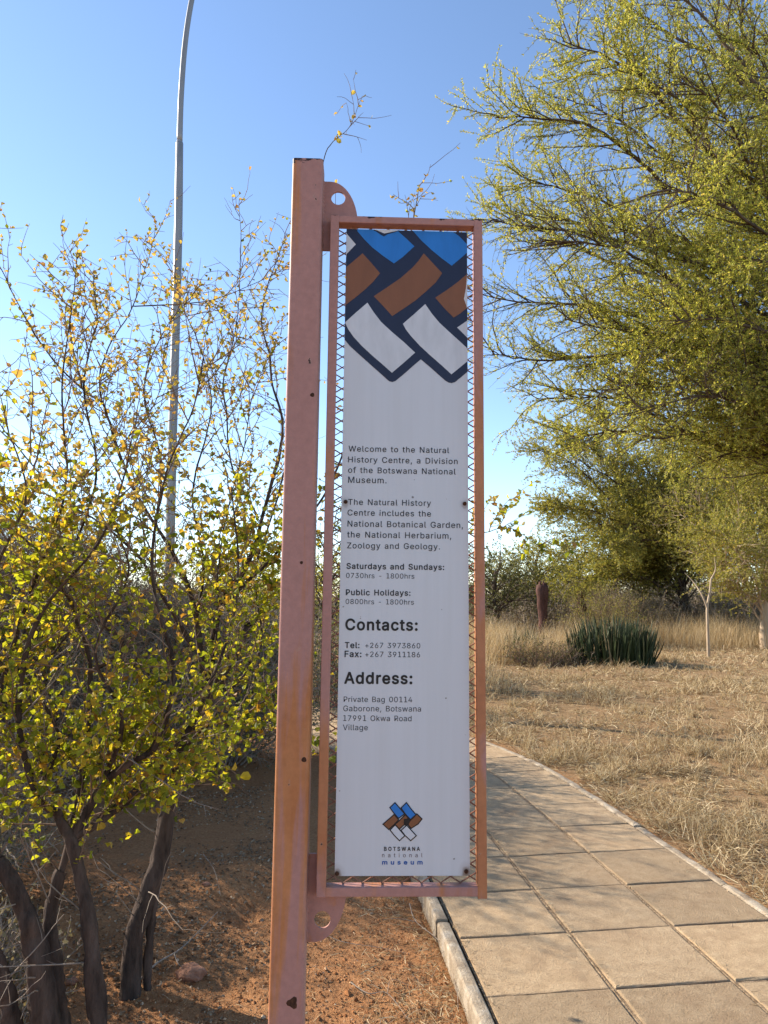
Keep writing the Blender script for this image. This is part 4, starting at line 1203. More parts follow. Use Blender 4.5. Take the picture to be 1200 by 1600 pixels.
Bs = [
    st((3.2, 3.35), .058, .046, (196, 1600), (207, 1483), (230, 1399), (253, 1330), (268, 1234), (291, 1157), (326, 1090), (345, 1052)),
    st((3.25, 3.3), .028, .02, (228, 1600), (234, 1480), (246, 1400), (262, 1290)),
    st(3.35, .044, .03, (335, 1072), (360, 1030), (380, 995), (388, 975)),
    st((3.4, 3.7), .03, .004, (320, 1100), (345, 949), (383, 888), (414, 796), (433, 727), (441, 660), (425, 600), (418, 545), (408, 499), (416, 449), (448, 365)),
    st((3.4, 3.2), .02, .003, (345, 949), (385, 910), (441, 853), (520, 750), (580, 560), (630, 410), (655, 288), tw=.6),
    st((3.3, 3.2), .026, .003, (318, 1080), (307, 968), (284, 888), (245, 822), (211, 769), (184, 700), (169, 650), (160, 629), (126, 606), (77, 553), (38, 495), (0, 418), (-30, 370)),
    st((3.25, 3.4), .012, .0025, (161, 630), (153, 591), (169, 545), (207, 476), (230, 411), (245, 345)),
    st((3.35, 3.5), .008, .0022, (207, 478), (287, 474), (345, 464), (422, 434), (452, 412)),
    st((3.5, 3.6), .013, .003, (402, 807), (364, 738), (352, 650), (352, 583), (372, 495), (376, 400), (374, 310)),
    st((3.2, 3.4), .008, .002, (184, 700), (225, 650), (253, 606), (262, 540)),
    st((3.25, 3.0), .02, .003, (300, 1010), (280, 972), (230, 888), (161, 822), (96, 776), (8, 673), (-40, 600)),
    st((3.5, 3.3), .012, .002, (400, 880), (440, 760), (480, 560), (496, 380), (506, 245), (540, 205), (566, 150), tw=.28),
    st((3.45, 3.2), .010, .002, (385, 910), (470, 840), (600, 825), (700, 835), (760, 832), (800, 826), (860, 868), tw=.2),
    st((3.35, 3.5), .014, .003, (307, 968), (320, 880), (300, 770), (330, 640), (310, 540), (280, 470), (275, 420)),
    st((3.3, 3.1), .012, .003, (245, 822), (250, 720), (225, 610), (255, 520), (310, 450)),
    st((3.35, 3.6), .016, .003, (330, 1090), (380, 1060), (410, 1000), (400, 920), (430, 840), (425, 760)),
    st((3.3, 3.0), .013, .003, (280, 1180), (330, 1130), (370, 1120), (420, 1090)),
    st((3.2, 3.0), .012, .003, (126, 606), (110, 520), (118, 440), (122, 395)),
    st((3.3, 3.5), .010, .0025, (338, 1000), (345, 850), (380, 700), (400, 600), (440, 520)),
]
ba = gnd(120, 1640, -.085); bb = gnd(200, 1520, -.085)
shrub('shrub', tuple(ba), 'front leafy shrub with several dark stems and yellow green leaves at the lower left', A, dens=1.1)
cb = np.array([-2.9, 5.9, -.085])
Cs = []
for k in range(11):
    a = k * 2.4 + .3; rr = .35 + .65 * ((k * 7) % 11) / 11
    h = 1.35 + .95 * ((k * 4) % 11) / 11
    top = cb + [math.cos(a) * rr * 1.15, math.sin(a) * rr * .8, h]
    mid = cb + [math.cos(a) * rr * .35, math.sin(a) * rr * .3, h * .45]
    Cs.append(([cb + [math.cos(a) * .16, math.sin(a) * .16, -.1], mid, mid * .45 + top * .55 + [rng.normal() * .08, rng.normal() * .08, 0], top], .017, .004, .7))
shrub('shrub', tuple(cb), 'slender many stemmed leafy shrub standing behind the two front shrubs', Cs, dens=.6)
shrub('shrub', tuple(bb), 'taller thick trunked shrub with long bare shoots just left of the post', Bs, dens=1.0)


# ------------------------------------------------------------------ twiggy bushes
def twig_bush(name, c, rx, ry, h, label, n=70, wood='dry_twig', leafmat=None, leaf_gap=.08, leaf=.03, r=.006, gap=.09, lw=.3, cat='bush', l2=(.2, .6), group=None):
    root = empty(name, c, label, cat, group)
    W, F = Geo(), Geo()
    a = rng.uniform(0, 2 * math.pi, n); k = rng.uniform(0, 1, n) ** .5
    s = np.stack([np.cos(a) * rx * .35 * k, np.sin(a) * ry * .35 * k, np.full(n, -.05)], -1)
    tgt = np.stack([np.cos(a) * rx * k, np.sin(a) * ry * k, h * (1.0 - .55 * k ** 2) * rng.uniform(.75, 1.05, n)], -1)
    d = tgt - s
    L = np.linalg.norm(d, axis=1)
    A = grow(s, norm(d) + np.c_[np.zeros((n, 2)), np.full(n, .25)], L, 9, .14, (0, 0, -.015))
    tubes(W, A, np.linspace(1.6, .35, 10)[None] * r * (h / 1.6) ** .5 * rng.uniform(.6, 1.3, (n, 1)), 5)
    i, t, p, T = sprout(A, gap, .15, 1)
    ln = rng.uniform(*l2, len(p)) * h * .5
    B = grow(p, splay(T, rng.uniform(.4, 1.2, len(p))), ln, 5, .16, (0, 0, .0))
    tubes(W, B, np.linspace(.55, .2, 6)[None].repeat(len(B), 0) * r, 3)
    i, t, p, T = sprout(B, gap * .9, .1, 1)
    ln = rng.uniform(.06, .2, len(p)) * h * .5
    Cb = grow(p, splay(T, rng.uniform(.5, 1.3, len(p))), ln, 3, .16)
    tubes(W, Cb, np.linspace(.3, .15, 4)[None].repeat(len(Cb), 0) * r, 3)
    W.build('stems', M[wood], root, False)
    if leafmat:
        for src in (B, Cb):
            i, t, p, T = sprout(src, leaf_gap, .1, 1)
            leaves(F, p, splay(T, rng.uniform(.5, 1.3, len(p))), rng.uniform(.6, 1.2, len(p)) * leaf, lw)
        F.build('foliage', M[leafmat], root)
    return root


def G3(u, v, z=-.06):
    q = gnd(u, v, z)
    return (float(q[0]), float(q[1]), z)


twig_bush('dry_bush', (-3.5, 6.6, -.08), 1.7, 1.2, 2.75, 'large grey leafless bush behind the yellow leaved shrub at the left edge', 190, 'dry_twig', 'grey_leaf', .2, .03, gap=.06)
twig_bush('dry_bush', (-1.9, 7.4, -.08), 1.35, 1.0, 2.0, 'tangled grey bush of middle height behind the thick shrub trunk', 170, 'dry_twig', 'dark_leaf', .2, .03, gap=.06)
twig_bush('brush_heap', (-1.68, 2.98, -.08), .42, .4, .5, 'low grey heap of dry brush at the left edge beside the front shrub stems', 80, 'dry_twig', 'grey_leaf', .06, .025, gap=.05)
twig_bush('dry_bush', (-2.5, 4.05, -.08), .72, .65, 1.1, 'low twiggy bush added at the left edge behind the front shrub to shade the soil', 110, 'dry_twig', 'grey_leaf', .06, .025, gap=.05)  # added bush, sized and placed to keep the sun off the lower left soil
twig_bush('dry_bush', (-5.6, 8.6, -.08), 1.9, 1.6, 3.1, 'tall dry bush farthest to the left, behind the others', 150, 'dry_twig', 'grey_leaf', .2, .035, gap=.08)
twig_bush('green_bush', (-.9, 10.5, -.05), 1.0, .9, 1.5, 'small olive bush seen in the gap between post and frame', 60, 'twig', 'dark_leaf', .05, .04, gap=.1)


# ------------------------------------------------------------------ acacias
def acacia(name, base, label, trunk, limbs, tr, lod=1.0, leafmat='acacia_leaf', wood='acacia_bark', leaf=.022, gap2=.2, gap3=.11, lgap=.034, per=3, l2=(.5, 1.5), l3=(.18, .5), cat='tree', group=None, spread=(.35, .9), lw=.17, forks=None, drop=0.0):
    base = np.array(base, float)
    root = empty(name, tuple(base), label, cat, group)
    W, T_, F = Geo(), Geo(), Geo()
    q = spline(trunk, 24) - base
    k = np.linspace(0, 1, 24)
    rad = tr * (1 - .45 * k) * (1 + .35 * np.exp(-k * 14)) * (1 + .08 * fbm(k * 9, k * 0 + 3, 3, 7))
    tubes(W, q[None], rad[None], 14)
    Ls = []
    for t0, tgt, sag in limbs:
        s = q[int(t0 * 23)]
        e = np.array(tgt) - base
        d = e - s
        L = np.linalg.norm(d)
        mid = s + d * .45 + np.array([0, 0, L * sag]) + rng.normal(size=3) * L * .05
        Ls.append(spline([s, s + (mid - s) * .4 + [0, 0, L * .03], mid, s + d * .75 + [0, 0, L * sag * .75], e], 20) + np.concatenate([np.zeros((1, 3)), np.cumsum(rng.normal(size=(19, 3)) * L * .006, 0)]))
    Ls = np.array(Ls)
    LL = plen(Ls)
    kk = np.linspace(0, 1, 20)[None]
    lr = (tr * .27 * (LL / LL.max())[:, None] ** .7) * (1 - kk) ** .9 + .006
    tubes(W, Ls, lr, 8)
    i, t, p, T = sprout(Ls, gap2, .16, 1.0)
    ln = rng.uniform(*l2, len(p)) * (1.15 - .55 * t)
    d = splay(T, rng.uniform(*spread, len(p)), .35)
    A = grow(p, d + [0, 0, .05], ln, 9, .09, (0, 0, .012 - drop))
    tubes(T_, A, np.linspace(.011, .003, 10)[None] * (.5 + .6 * ln[:, None]), 4)
    i, t, p, T = sprout(A, gap3, .08, 1.0)
    ln = rng.uniform(*l3, len(p)) * (1.1 - .4 * t)
    B = grow(p, splay(T, rng.uniform(.4, 1.1, len(p)), .2), ln, 5, .12, (0, 0, -drop))
    tubes(T_, B, np.linspace(.0035, .0013, 6)[None].repeat(len(B), 0), 3)
    for src, t00 in ((A, .25), (B, .08)):
        i, t, p, T = sprout(src, lgap, t00, 1.0)
        cl = np.clip(.62 + 1.1 * fbm(p[:, 0] * 1.3 + p[:, 1] * .7, p[:, 2] * 1.5 + p[:, 1] * .6, 3, 44), .12, 1)
        ok = rng.uniform(0, 1, len(p)) < cl
        p, T = p[ok], T[ok]
        for k in range(per):
            leaves(F, p + rng.normal(size=p.shape) * .004, splay(T, rng.uniform(.25, 1.15, len(p))) + [0, 0, .12], rng.uniform(.5, 1.3, len(p)) * leaf, lw)
    W.build('trunk', M[wood], root, True)
    T_.build('twigs', M[wood], root, False)
    fo = F.build('crown', M[leafmat], root)
    print(name, len(Ls), len(A), len(B), len(fo.data.polygons))
    return root


BT = np.array([6.9, 9.4, -.05])
trunkA = [BT, BT + [.05, .1, 1.6], BT + [-.1, 0, 3.2], BT + [-.25, .1, 5.2], BT + [-.2, .2, 7.5]]
tg = [(758, 165, 8.3, .10), (748, 345, 8.9, .09), (765, 455, 9.6, .10), (775, 560, 9.2, .12), (850, 596, 9.8, .12), (890, 60, 8.2, .08), (985, -70, 8.6, .06), (1100, -260, 9.0, .04),
      (860, 150, 10.4, .08), (812, 270, 10.6, .09), (830, 410, 7.9, .10), (900, 500, 8.1, .12), (930, 610, 8.2, .16), (1010, 640, 7.4, .18), (1060, 520, 7.2, .14), (1040, 330, 7.0, .10),
      (1050, 120, 7.2, .08), (960, 330, 11.4, .08), (1010, 170, 11.6, .06), (930, 10, 10.6, .05), (1140, 650, 8.4, .16), (1180, 420, 7.0, .10), (1120, 240, 9.5, .06), (1180, 60, 7.6, .05),
      (960, 450, 10.0, .1), (880, 330, 9.4, .08), (1000, 560, 9.4, .12), (1110, -40, 10.5, .04), (905, 655, 10.2, .15), (1010, 690, 8.8, .18), (1090, 715, 9.4, .2), (1130, 560, 7.8, .12), (1170, 300, 8.2, .06), (1090, 420, 11, .08), (970, 110, 8.0, .06)]
limbs = [(float(np.clip(.34 + (740 - v) / 1150, .34, .97)), at(u, v, y), s) for u, v, y, s in tg]
for k in range(11):
    a = R(-60 + k * 22); limbs.append((.4 + .05 * (k % 9), BT + [math.cos(a) * 4.6, math.sin(a) * 4.6, 5.2 + (k % 4) * 1.3], .08))
acacia('acacia_tree', BT, 'large spreading thorn tree with feathery yellow green leaves filling the upper right', trunkA, limbs, .19, leaf=.037, gap2=.09, gap3=.068, lgap=.028, per=5, lw=.15, l3=(.15, .6))


def dome(base, rx, ry, z0, z1, n, low=.1):
    base = np.array(base)
    out = []
    for k in range(n):
        a = k * 2.39996 + rng.uniform(-.3, .3)
        f = (k + .5) / n
        rr = math.sqrt(1 - (1 - f) ** 2) * rng.uniform(.8, 1.05)
        z = z1 - (z1 - z0) * rr ** 2.2 * rng.uniform(.75, 1.05)
        out.append((float(np.clip(.35 + .6 * (1 - f), .3, .95)), base + [math.cos(a) * rx * rr, math.sin(a) * ry * rr, z], .07))
    return out


B2 = np.array(G3(1077, 992))
t2 = [B2, B2 + [-.05, 0, .9], B2 + [-.2, 0, 2.0], B2 + [-.1, .1, 3.3], B2 + [0, 0, 5.0]]
k2 = B2[1]
tg2 = [(840, 690, -3, .06), (835, 745, -1, .08), (860, 800, 0, .1), (930, 640, -2, .04), (900, 850, -3, .12), (960, 890, -2.5, .16), (1000, 620, 0, .03), (1020, 850, 2, .2), (1080, 815, 4, .2), (1150, 810, -4, .15), (900, 680, -2, .05), (955, 850, -6, .14), (1000, 700, -6, .05), (1060, 660, -4, .03), (880, 790, -5, .1), (1110, 800, -6, .1), (1160, 720, -5, .05), (1040, 800, -6, .12),
       (1100, 620, 1, .02), (1200, 680, 0, .03), (1250, 800, -1, .1), (1000, 760, -4.5, .1), (1100, 740, -4.5, .08), (900, 740, 2.5, .06), (960, 800, 2, .1), (1180, 770, -3, .08), (850, 870, -1, .14), (875, 910, -2, .16), (920, 920, -4, .2), (835, 800, -4, .1), (870, 700, -4, .05), (985, 865, 1, .2), (1150, 850, 3, .2), (930, 700, 3, .05), (880, 880, 1, .16),
       (1040, 690, 3.5, .03), (950, 720, -5, .05), (1150, 700, 3, .03), (1220, 870, -2, .14)]
acacia('acacia_tree', B2, 'second thorn tree with dark forked trunk and low olive crown, standing beyond the sapling', t2, [(float(np.clip(.3 + (900 - v) / 500, .3, .95)), at(u, v, k2 + dy), s) for u, v, dy, s in tg2], .22,
       leaf=.085, gap2=.115, gap3=.11, lgap=.06, per=5, l2=(.6, 2.0), l3=(.4, 1.0), lw=.17, leafmat='olive_leaf')
B3_ = np.array(G3(1197, 1016))
k3 = B3_[1]
t3 = [B3_, B3_ + [0, 0, .6], B3_ + [.03, 0, 1.3]]
acacia('acacia_tree', B3_, 'pale trunked thorn tree at the right edge with forked sunlit limbs', [B3_, B3_ + [-.03, 0, .5], B3_ + [.02, 0, 1.05], B3_ + [.1, 0, 2.2], B3_ + [.3, .3, 3.6]],
       [(.42, at(1128, 872, k3 - 1), .0), (.45, at(1105, 830, k3 - 2), .02), (.7, at(1160, 800, k3 + 1), .03), (.8, at(1200, 740, k3), .03), (.9, at(1260, 700, k3 - 1), .03), (.6, at(1290, 790, k3 - 2), .05), (.6, at(1330, 850, k3), .08), (.9, at(1330, 720, k3 + 2), .03), (.8, at(1120, 715, k3 - 1), .03), (.95, at(1185, 650, k3), .02), (.95, at(1255, 630, k3 + 1), .02), (.7, at(1085, 775, k3 + 1), .05), (.85, at(1150, 690, k3 + 2), .03), (.9, at(1215, 690, k3 - 2.5), .03), (.7, at(1050, 800, k3 + 2), .05), (.8, at(1075, 690, k3 + 3), .03), (.6, at(1085, 862, k3 + 1), .1), (.9, at(1130, 620, k3 + 2), .02), (.95, at(1190, 590, k3 + 1), .02), (.5, at(1150, 850, k3 - 3), .05), (.6, at(1230, 830, k3 - 3), .07)],
       .15, wood='pale_bark', leaf=.075, gap2=.10, gap3=.11, lgap=.055, per=4, l2=(.7, 2.0), l3=(.35, .9), lw=.18, leafmat='olive_leaf')

# sapling with a bare fork
sp = np.array(G3(1107, 1030))
root = empty('sapling', tuple(sp), 'slender bare sapling with a narrow fork standing in the straw field', 'sapling')
g = Geo()
y_ = sp[1]
tubes(g, (spline([sp - [0, 0, .1], at(1106, 985, y_), at(1105, 950, y_), at(1109, 925, y_), at(1111, 905, y_)], 14) - sp)[None], np.linspace(.042, .022, 14)[None], 8)
tubes(g, (spline([at(1105, 950, y_), at(1097, 930, y_), at(1084, 910, y_ + .2), at(1070, 895, y_ + .3)], 12) - sp)[None], np.linspace(.028, .008, 12)[None], 6)
tubes(g, (spline([at(1111, 905, y_), at(1118, 890, y_), at(1116, 870, y_)], 8) - sp)[None], np.linspace(.024, .006, 8)[None], 6)
g.build('trunk', M['pale_bark'], root, True)

# far trees
far = [(836, 952, 34, 2.9, 1.9, 4.2, 'round topped grey green thorn tree beyond the red brown stump', 'olive_leaf', 34),
       (772, 962, 27, 2.2, 1.5, 3.2, 'dark olive thorn tree close beside the right edge of the sign frame', 'dark_leaf', 26),
       (905, 948, 40, 3.2, 1.3, 3.8, 'brownish thorn tree between the round topped tree and the low olive crown', 'grey_leaf', 26),
       (690, 950, 38, 3.4, 1.8, 5.0, 'thorn tree standing mostly hidden behind the sign panel', 'dark_leaf', 24),
       (470, 948, 44, 4.0, 2.0, 4.6, 'far thorn tree seen low in the gap between post and frame', 'acacia_leaf', 24),
       (380, 945, 50, 4.5, 2.0, 5.0, 'far olive thorn tree low behind the thick trunked shrub', 'dark_leaf', 24),
       (1010, 948, 46, 4.5, 2.0, 5.5, 'shaded thorn tree far behind the low olive crown', 'dark_leaf', 26)]
for u, v, Yd, r, z0, z1, lab, lm, nl in far:
    c = at(u, 930, Yd); c[2] = -.05
    acacia('thorn_tree', c, lab, [c, c + [.1, 0, .8], c + [0, .1, z0], c + [.1, 0, z1 * .8]], dome(c, r, r, z0 * .75, z1, nl), .13, leafmat=lm,
           leaf=.10, gap2=.2, gap3=.16, lgap=.085, per=3, l2=(.5, 1.4), l3=(.3, .8), lw=.2)

c = np.array([-1.15, 13.6, -.05])
acacia('thorn_tree', c, 'nearest small thorn tree, standing across the path mostly hidden behind the post and sign', [c, c + [.1, 0, .6], c + [0, .1, 1.4], c + [.1, 0, 2.6]], dome(c, 1.5, 1.3, 1.0, 3.3, 26), .08, leafmat='olive_leaf',
       leaf=.06, gap2=.2, gap3=.14, lgap=.07, per=3, l2=(.3, .9), l3=(.2, .5), lw=.2)

# ------------------------------------------------------------------ bushes and stumps in the field
twig_bush('olive_bush', G3(952, 1012), 1.6, 1.2, 2.2, 'feathery olive bush rising just behind the dark succulent clump', 90, 'twig', 'olive_leaf', .08, .045, gap=.14, lw=.2)
twig_bush('grey_bush', G3(985, 1000), 1.0, .9, 2.0, 'dense dark grey rounded bush behind the right end of the succulent clump', 110, 'dry_twig', 'grey_leaf', .08, .05, gap=.1, lw=.3)


def stump(u, v, Yd, h, r, label):
    c = at(u, 930, Yd); c[2] = -.05
    g = Geo()
    k = np.linspace(0, 1, 14)
    q = np.stack([fbm(k * 3, k * 0 + u, 3, 2) * .06, fbm(k * 3, k * 0 + v, 3, 4) * .06, k * h], -1)
    rr = r * (.92 + .16 * k) * (1 + .2 * fbm(k * 8, k * 0 + u, 3, 6)); rr[-1] *= .8
    tubes(g, q[None], rr[None], 16, 0, True, rough=.35)
    # ragged broken top and a side lug
    for a in range(5):
        aa = a * 1.3 + u
        b = np.array([math.cos(aa) * r * .55, math.sin(aa) * r * .55, h * .97])
        tubes(g, np.array([[b, b + [0, 0, .06 + .05 * (a % 3)], b + [.02, 0, .14 + .07 * (a % 2)]]]), np.array([[r * .35, r * .25, r * .06]]), 6)
    o = g.build('tree_stump', M['red_bark'], None, True, None, tuple(c))
    return tag(o, label, 'stump')


stump(848, 950, 24, 2.0, .175, 'taller reddish brown stump standing in the dry grass, in front of the round topped tree')
stump(908, 940, 27, 1.82, .17, 'shorter reddish brown stump, right of the taller one, half hidden by the olive bush')


def succulent(c, rx, ry, n, h0, h1, label):
    g = Geo()
    a = rng.uniform(0, 2 * math.pi, n); k = rng.uniform(0, 1, n) ** .5
    s = np.stack([np.cos(a) * rx * k, np.sin(a) * ry * k, np.full(n, -.05)], -1)
    hh = rng.triangular(h0 * .6, h1 * .9, h1, n) * (1.05 - .35 * k ** 3)
    d = np.stack([np.cos(a) * k * .2, np.sin(a) * k * .2, np.ones(n)], -1) + rng.normal(size=(n, 3)) * .09
    A = grow(s, d, hh, 7, .045, (0, 0, .03))
    prof = np.array([1.1, 1, 1, .95, .9, .75, .5, .08])
    tubes(g, A, prof[None] * rng.uniform(.010, .022, (n, 1)), 4)
    o = g.build('succulent_clump', M['succulent'], None, False, None, c)
    return tag(o, label, 'plant')


cs = G3(957, 1040)
succulent(cs, .95, .7, 620, .7, 1.35, 'large clump of dark green upright succulent stems in the dry grass')
succulent(G3(816, 1032), .42, .35, 200, .55, .95, 'small dark green succulent clump, nearest the sign frame, among tall straw')
twig_bush('brush_heap', G3(848, 1043), 1.25, .5, .75, 'low dark tangle of brush between the two succulent clumps', 90, 'twig', 'dark_leaf', .12, .04, r=.007, gap=.09)
twig_bush('dead_branches', G3(905, 1042), .9, .5, .55, 'heap of pale dead branches lying against the left of the large succulent clump', 26, 'dry_twig', None, r=.011, gap=.2)

# ------------------------------------------------------------------ grass and ground litter
def blades(g, p, d, L, w, bend=.5, mi=0):
    """bent tapering blades: base, middle, tip"""
    N = len(p)
    d = norm(d)
    side = norm(np.cross(d, rng.normal(size=(N, 3))))
    w = np.asarray(w)[:, None] if np.ndim(w) else w
    L = np.asarray(L)[:, None]
    dirn = norm(d + np.c_[rng.normal(size=(N, 2)) * bend, -np.abs(rng.normal(size=N)) * bend])
    m = p + d * L * .55
    t = m + dirn * L * .45
    V = np.stack([p - side * w, p + side * w, m + side * w * .75, m - side * w * .75, t], 1).reshape(-1, 3)
    o = np.arange(N)[:, None] * 5
    b0 = g.n
    g.add(V, o + np.array([[0, 1, 2, 3]]), mi)
    g.F.append((o + np.array([[3, 2, 4]]) + b0, mi))


def scatter(n, u0, u1, v0, v1, z=-.04):
    """ground points spread evenly over a stretch of the view's ground"""
    u = rng.uniform(u0, u1, n); v = rng.uniform(v0, v1, n)
    d = CF[None] + CR[None] * ((u - 600) / FPX)[:, None] - CU[None] * ((v - 800) / FPX)[:, None]
    q = CC + d * ((z - EYE) / d[:, 2])[:, None]
    return q


def grassfield():
    g = Geo()
    # cut, matted straw and low tufts right of the path
    x = np.concatenate([rng.uniform(0, 4.5, 90000), rng.uniform(0, 11, 80000), rng.uniform(0, 22, 70000)])
    y = np.concatenate([rng.uniform(2.6, 7.5, 90000), rng.uniform(6, 14, 80000), rng.uniform(12, 26, 70000)])
    lod = np.concatenate([np.full(90000, 1.0), np.full(80000, 1.6), np.full(70000, 2.6)])
    dd = path_side(x, y)
    ok = (dd > HALF + .09) & (np.abs(x) < .62 * y + 1.2)
    x, y, dd, lod = x[ok], y[ok], dd[ok], lod[ok]
    tuft = fbm(x * 3.1, y * 3.1, 3, 61)
    bare = fbm(x * 1.2, y * 1.2, 3, 12)
    keep = rng.uniform(0, 1, len(x)) < np.clip(.62 + 1.4 * tuft - 1.6 * np.clip(bare - .02, 0, 1), .05, 1)
    x, y, dd, lod, tuft = x[keep], y[keep], dd[keep], lod[keep], tuft[keep]
    z = ground_z(x, y, dd)
    N = len(x)
    stand = np.clip(tuft * 2.4 + .30 + .25 * np.clip((y - 5) / 4, 0, 1), .04, 1.0)
    upz = rng.uniform(.0, 1.0, N) * stand * 1.5
    d = np.c_[rng.normal(size=(N, 2)), upz]
    L = rng.uniform(.05, .17, N) * (1 + .5 * stand) * lod ** .35
    w = rng.uniform(.0009, .0023, N) * lod
    blades(g, np.c_[x, y, z + rng.uniform(0, .02, N)], d, L, w)
    # individual tufts
    nt_ = 2400
    tx = np.concatenate([rng.uniform(.8, 5, 900), rng.uniform(.5, 14, nt_ - 900)]); ty = np.concatenate([rng.uniform(3.0, 8, 900), rng.uniform(7, 24, nt_ - 900)])
    td = path_side(tx, ty); k = (td > HALF + .2) & (tx < .62 * ty + 1); tx, ty, td = tx[k], ty[k], td[k]
    tz = ground_z(tx, ty, td)
    m_ = 38
    idx = np.repeat(np.arange(len(tx)), m_)
    sc = (rng.uniform(.4, 1.25, len(tx)) * np.clip(.8 + fbm(tx * .8, ty * .8, 3, 19), .35, 1.4))[idx]
    p = np.c_[tx[idx], ty[idx], tz[idx]] + np.c_[rng.normal(size=(len(idx), 2)) * .03 * sc[:, None], np.zeros(len(idx))]
    blades(g, p, np.c_[rng.normal(size=(len(idx), 2)) * .38, np.ones(len(idx))], rng.uniform(.07, .2, len(idx)) * sc, rng.uniform(.0009, .0018, len(idx)) * np.clip(ty[idx] / 6, 1, 3))
    o = g.build('dry_grass', M['straw'])
    tag(o, 'cut straw coloured grass covering the field right of the path', 'grass', kind='stuff')
    print('grass', N)
    # tall standing grass round the clumps and along the back
    g = Geo()
    n_ = 52000
    x = np.concatenate([rng.uniform(1.0, 6.3, 16000), rng.uniform(1.5, 17, 24000), rng.uniform(-8, 2.0, 12000)])
    y = np.concatenate([rng.uniform(16.8, 20.5, 16000), rng.uniform(20.5, 27, 24000), rng.uniform(11.5, 20, 12000)])
    dn = fbm(x * .7, y * .7, 3, 71)
    k = (rng.uniform(0, 1, n_) < np.clip(.55 + dn * 1.4, .05, 1)) & ((x < 5.6) | (y > 21)) & (np.abs(path_side(x, y)) > HALF + .3)
    x, y, dn = x[k], y[k], dn[k]
    N = len(x)
    z = ground_z(x, y)
    hgt = rng.triangular(.3, .65, 1.25, N) * (1 + .4 * dn)
    blades(g, np.c_[x, y, z], np.c_[rng.normal(size=(N, 2)) * .22 + [.06, 0], np.ones(N)], hgt, rng.uniform(.0022, .005, N), .35)
    o = g.build('tall_grass', M['tall_straw'])
    tag(o, 'tall pale dry grass standing behind the field', 'grass', kind='stuff')


grassfield()


def scrub():
    """the far brown thicket that closes the view"""
    W, F = Geo(), Geo()
    n_ = 420
    x = rng.uniform(-75, 75, n_); y = rng.uniform(27, 85, n_)
    ok = np.abs(x) < .62 * y + 4
    x, y = x[ok], y[ok]; n_ = len(x)
    xe, ye = rng.uniform(3, 30, 130), rng.uniform(27, 36, 130)
    x, y = np.r_[x, xe], np.r_[y, ye]; n_ = len(x)
    h = rng.uniform(1.0, 2.2, n_) * np.clip(y / 38, .8, 1.9) * np.r_[np.ones(n_ - 130), np.full(130, 1.7)]
    m_ = 26
    idx = np.repeat(np.arange(n_), m_)
    s = np.c_[x[idx], y[idx], np.full(len(idx), -.1)] + np.c_[rng.normal(size=(len(idx), 2)) * .35 * h[idx, None], np.zeros(len(idx))]
    A = grow(s, np.c_[rng.normal(size=(len(idx), 2)) * .55, np.ones(len(idx))], h[idx] * rng.uniform(.5, 1.05, len(idx)), 4, .16)
    tubes(W, A, np.linspace(.02, .008, 5)[None].repeat(len(A), 0), 3)
    i, t, p, T = sprout(A, .22, .2, 1)
    B = grow(p, splay(T, rng.uniform(.4, 1.2, len(p))), rng.uniform(.25, .7, len(p)), 3, .18)
    tubes(W, B, np.linspace(.009, .005, 4)[None].repeat(len(B), 0), 3, 0)
    i, t, p, T = sprout(B, .12, .1, 1)
    green = (fbm(p[:, 0] * .12, p[:, 1] * .12, 2, 5) > .0) & ((p[:, 1] > 38) | (p[:, 0] < 2))
    pg, Tg = p[green], T[green]
    leaves(W, pg, splay(Tg, rng.uniform(.4, 1.2, len(pg))), rng.uniform(.06, .16, len(pg)), .3, 1)
    pg, Tg = p[~green], T[~green]
    leaves(W, pg, splay(Tg, rng.uniform(.4, 1.2, len(pg))), rng.uniform(.05, .12, len(pg)), .3, 2)
    o = W.build('scrub', [M['dry_twig'], M['dark_leaf'], M['grey_leaf']])
    tag(o, 'brown and olive thicket closing the far side of the field', 'scrub', kind='stuff')


scrub()


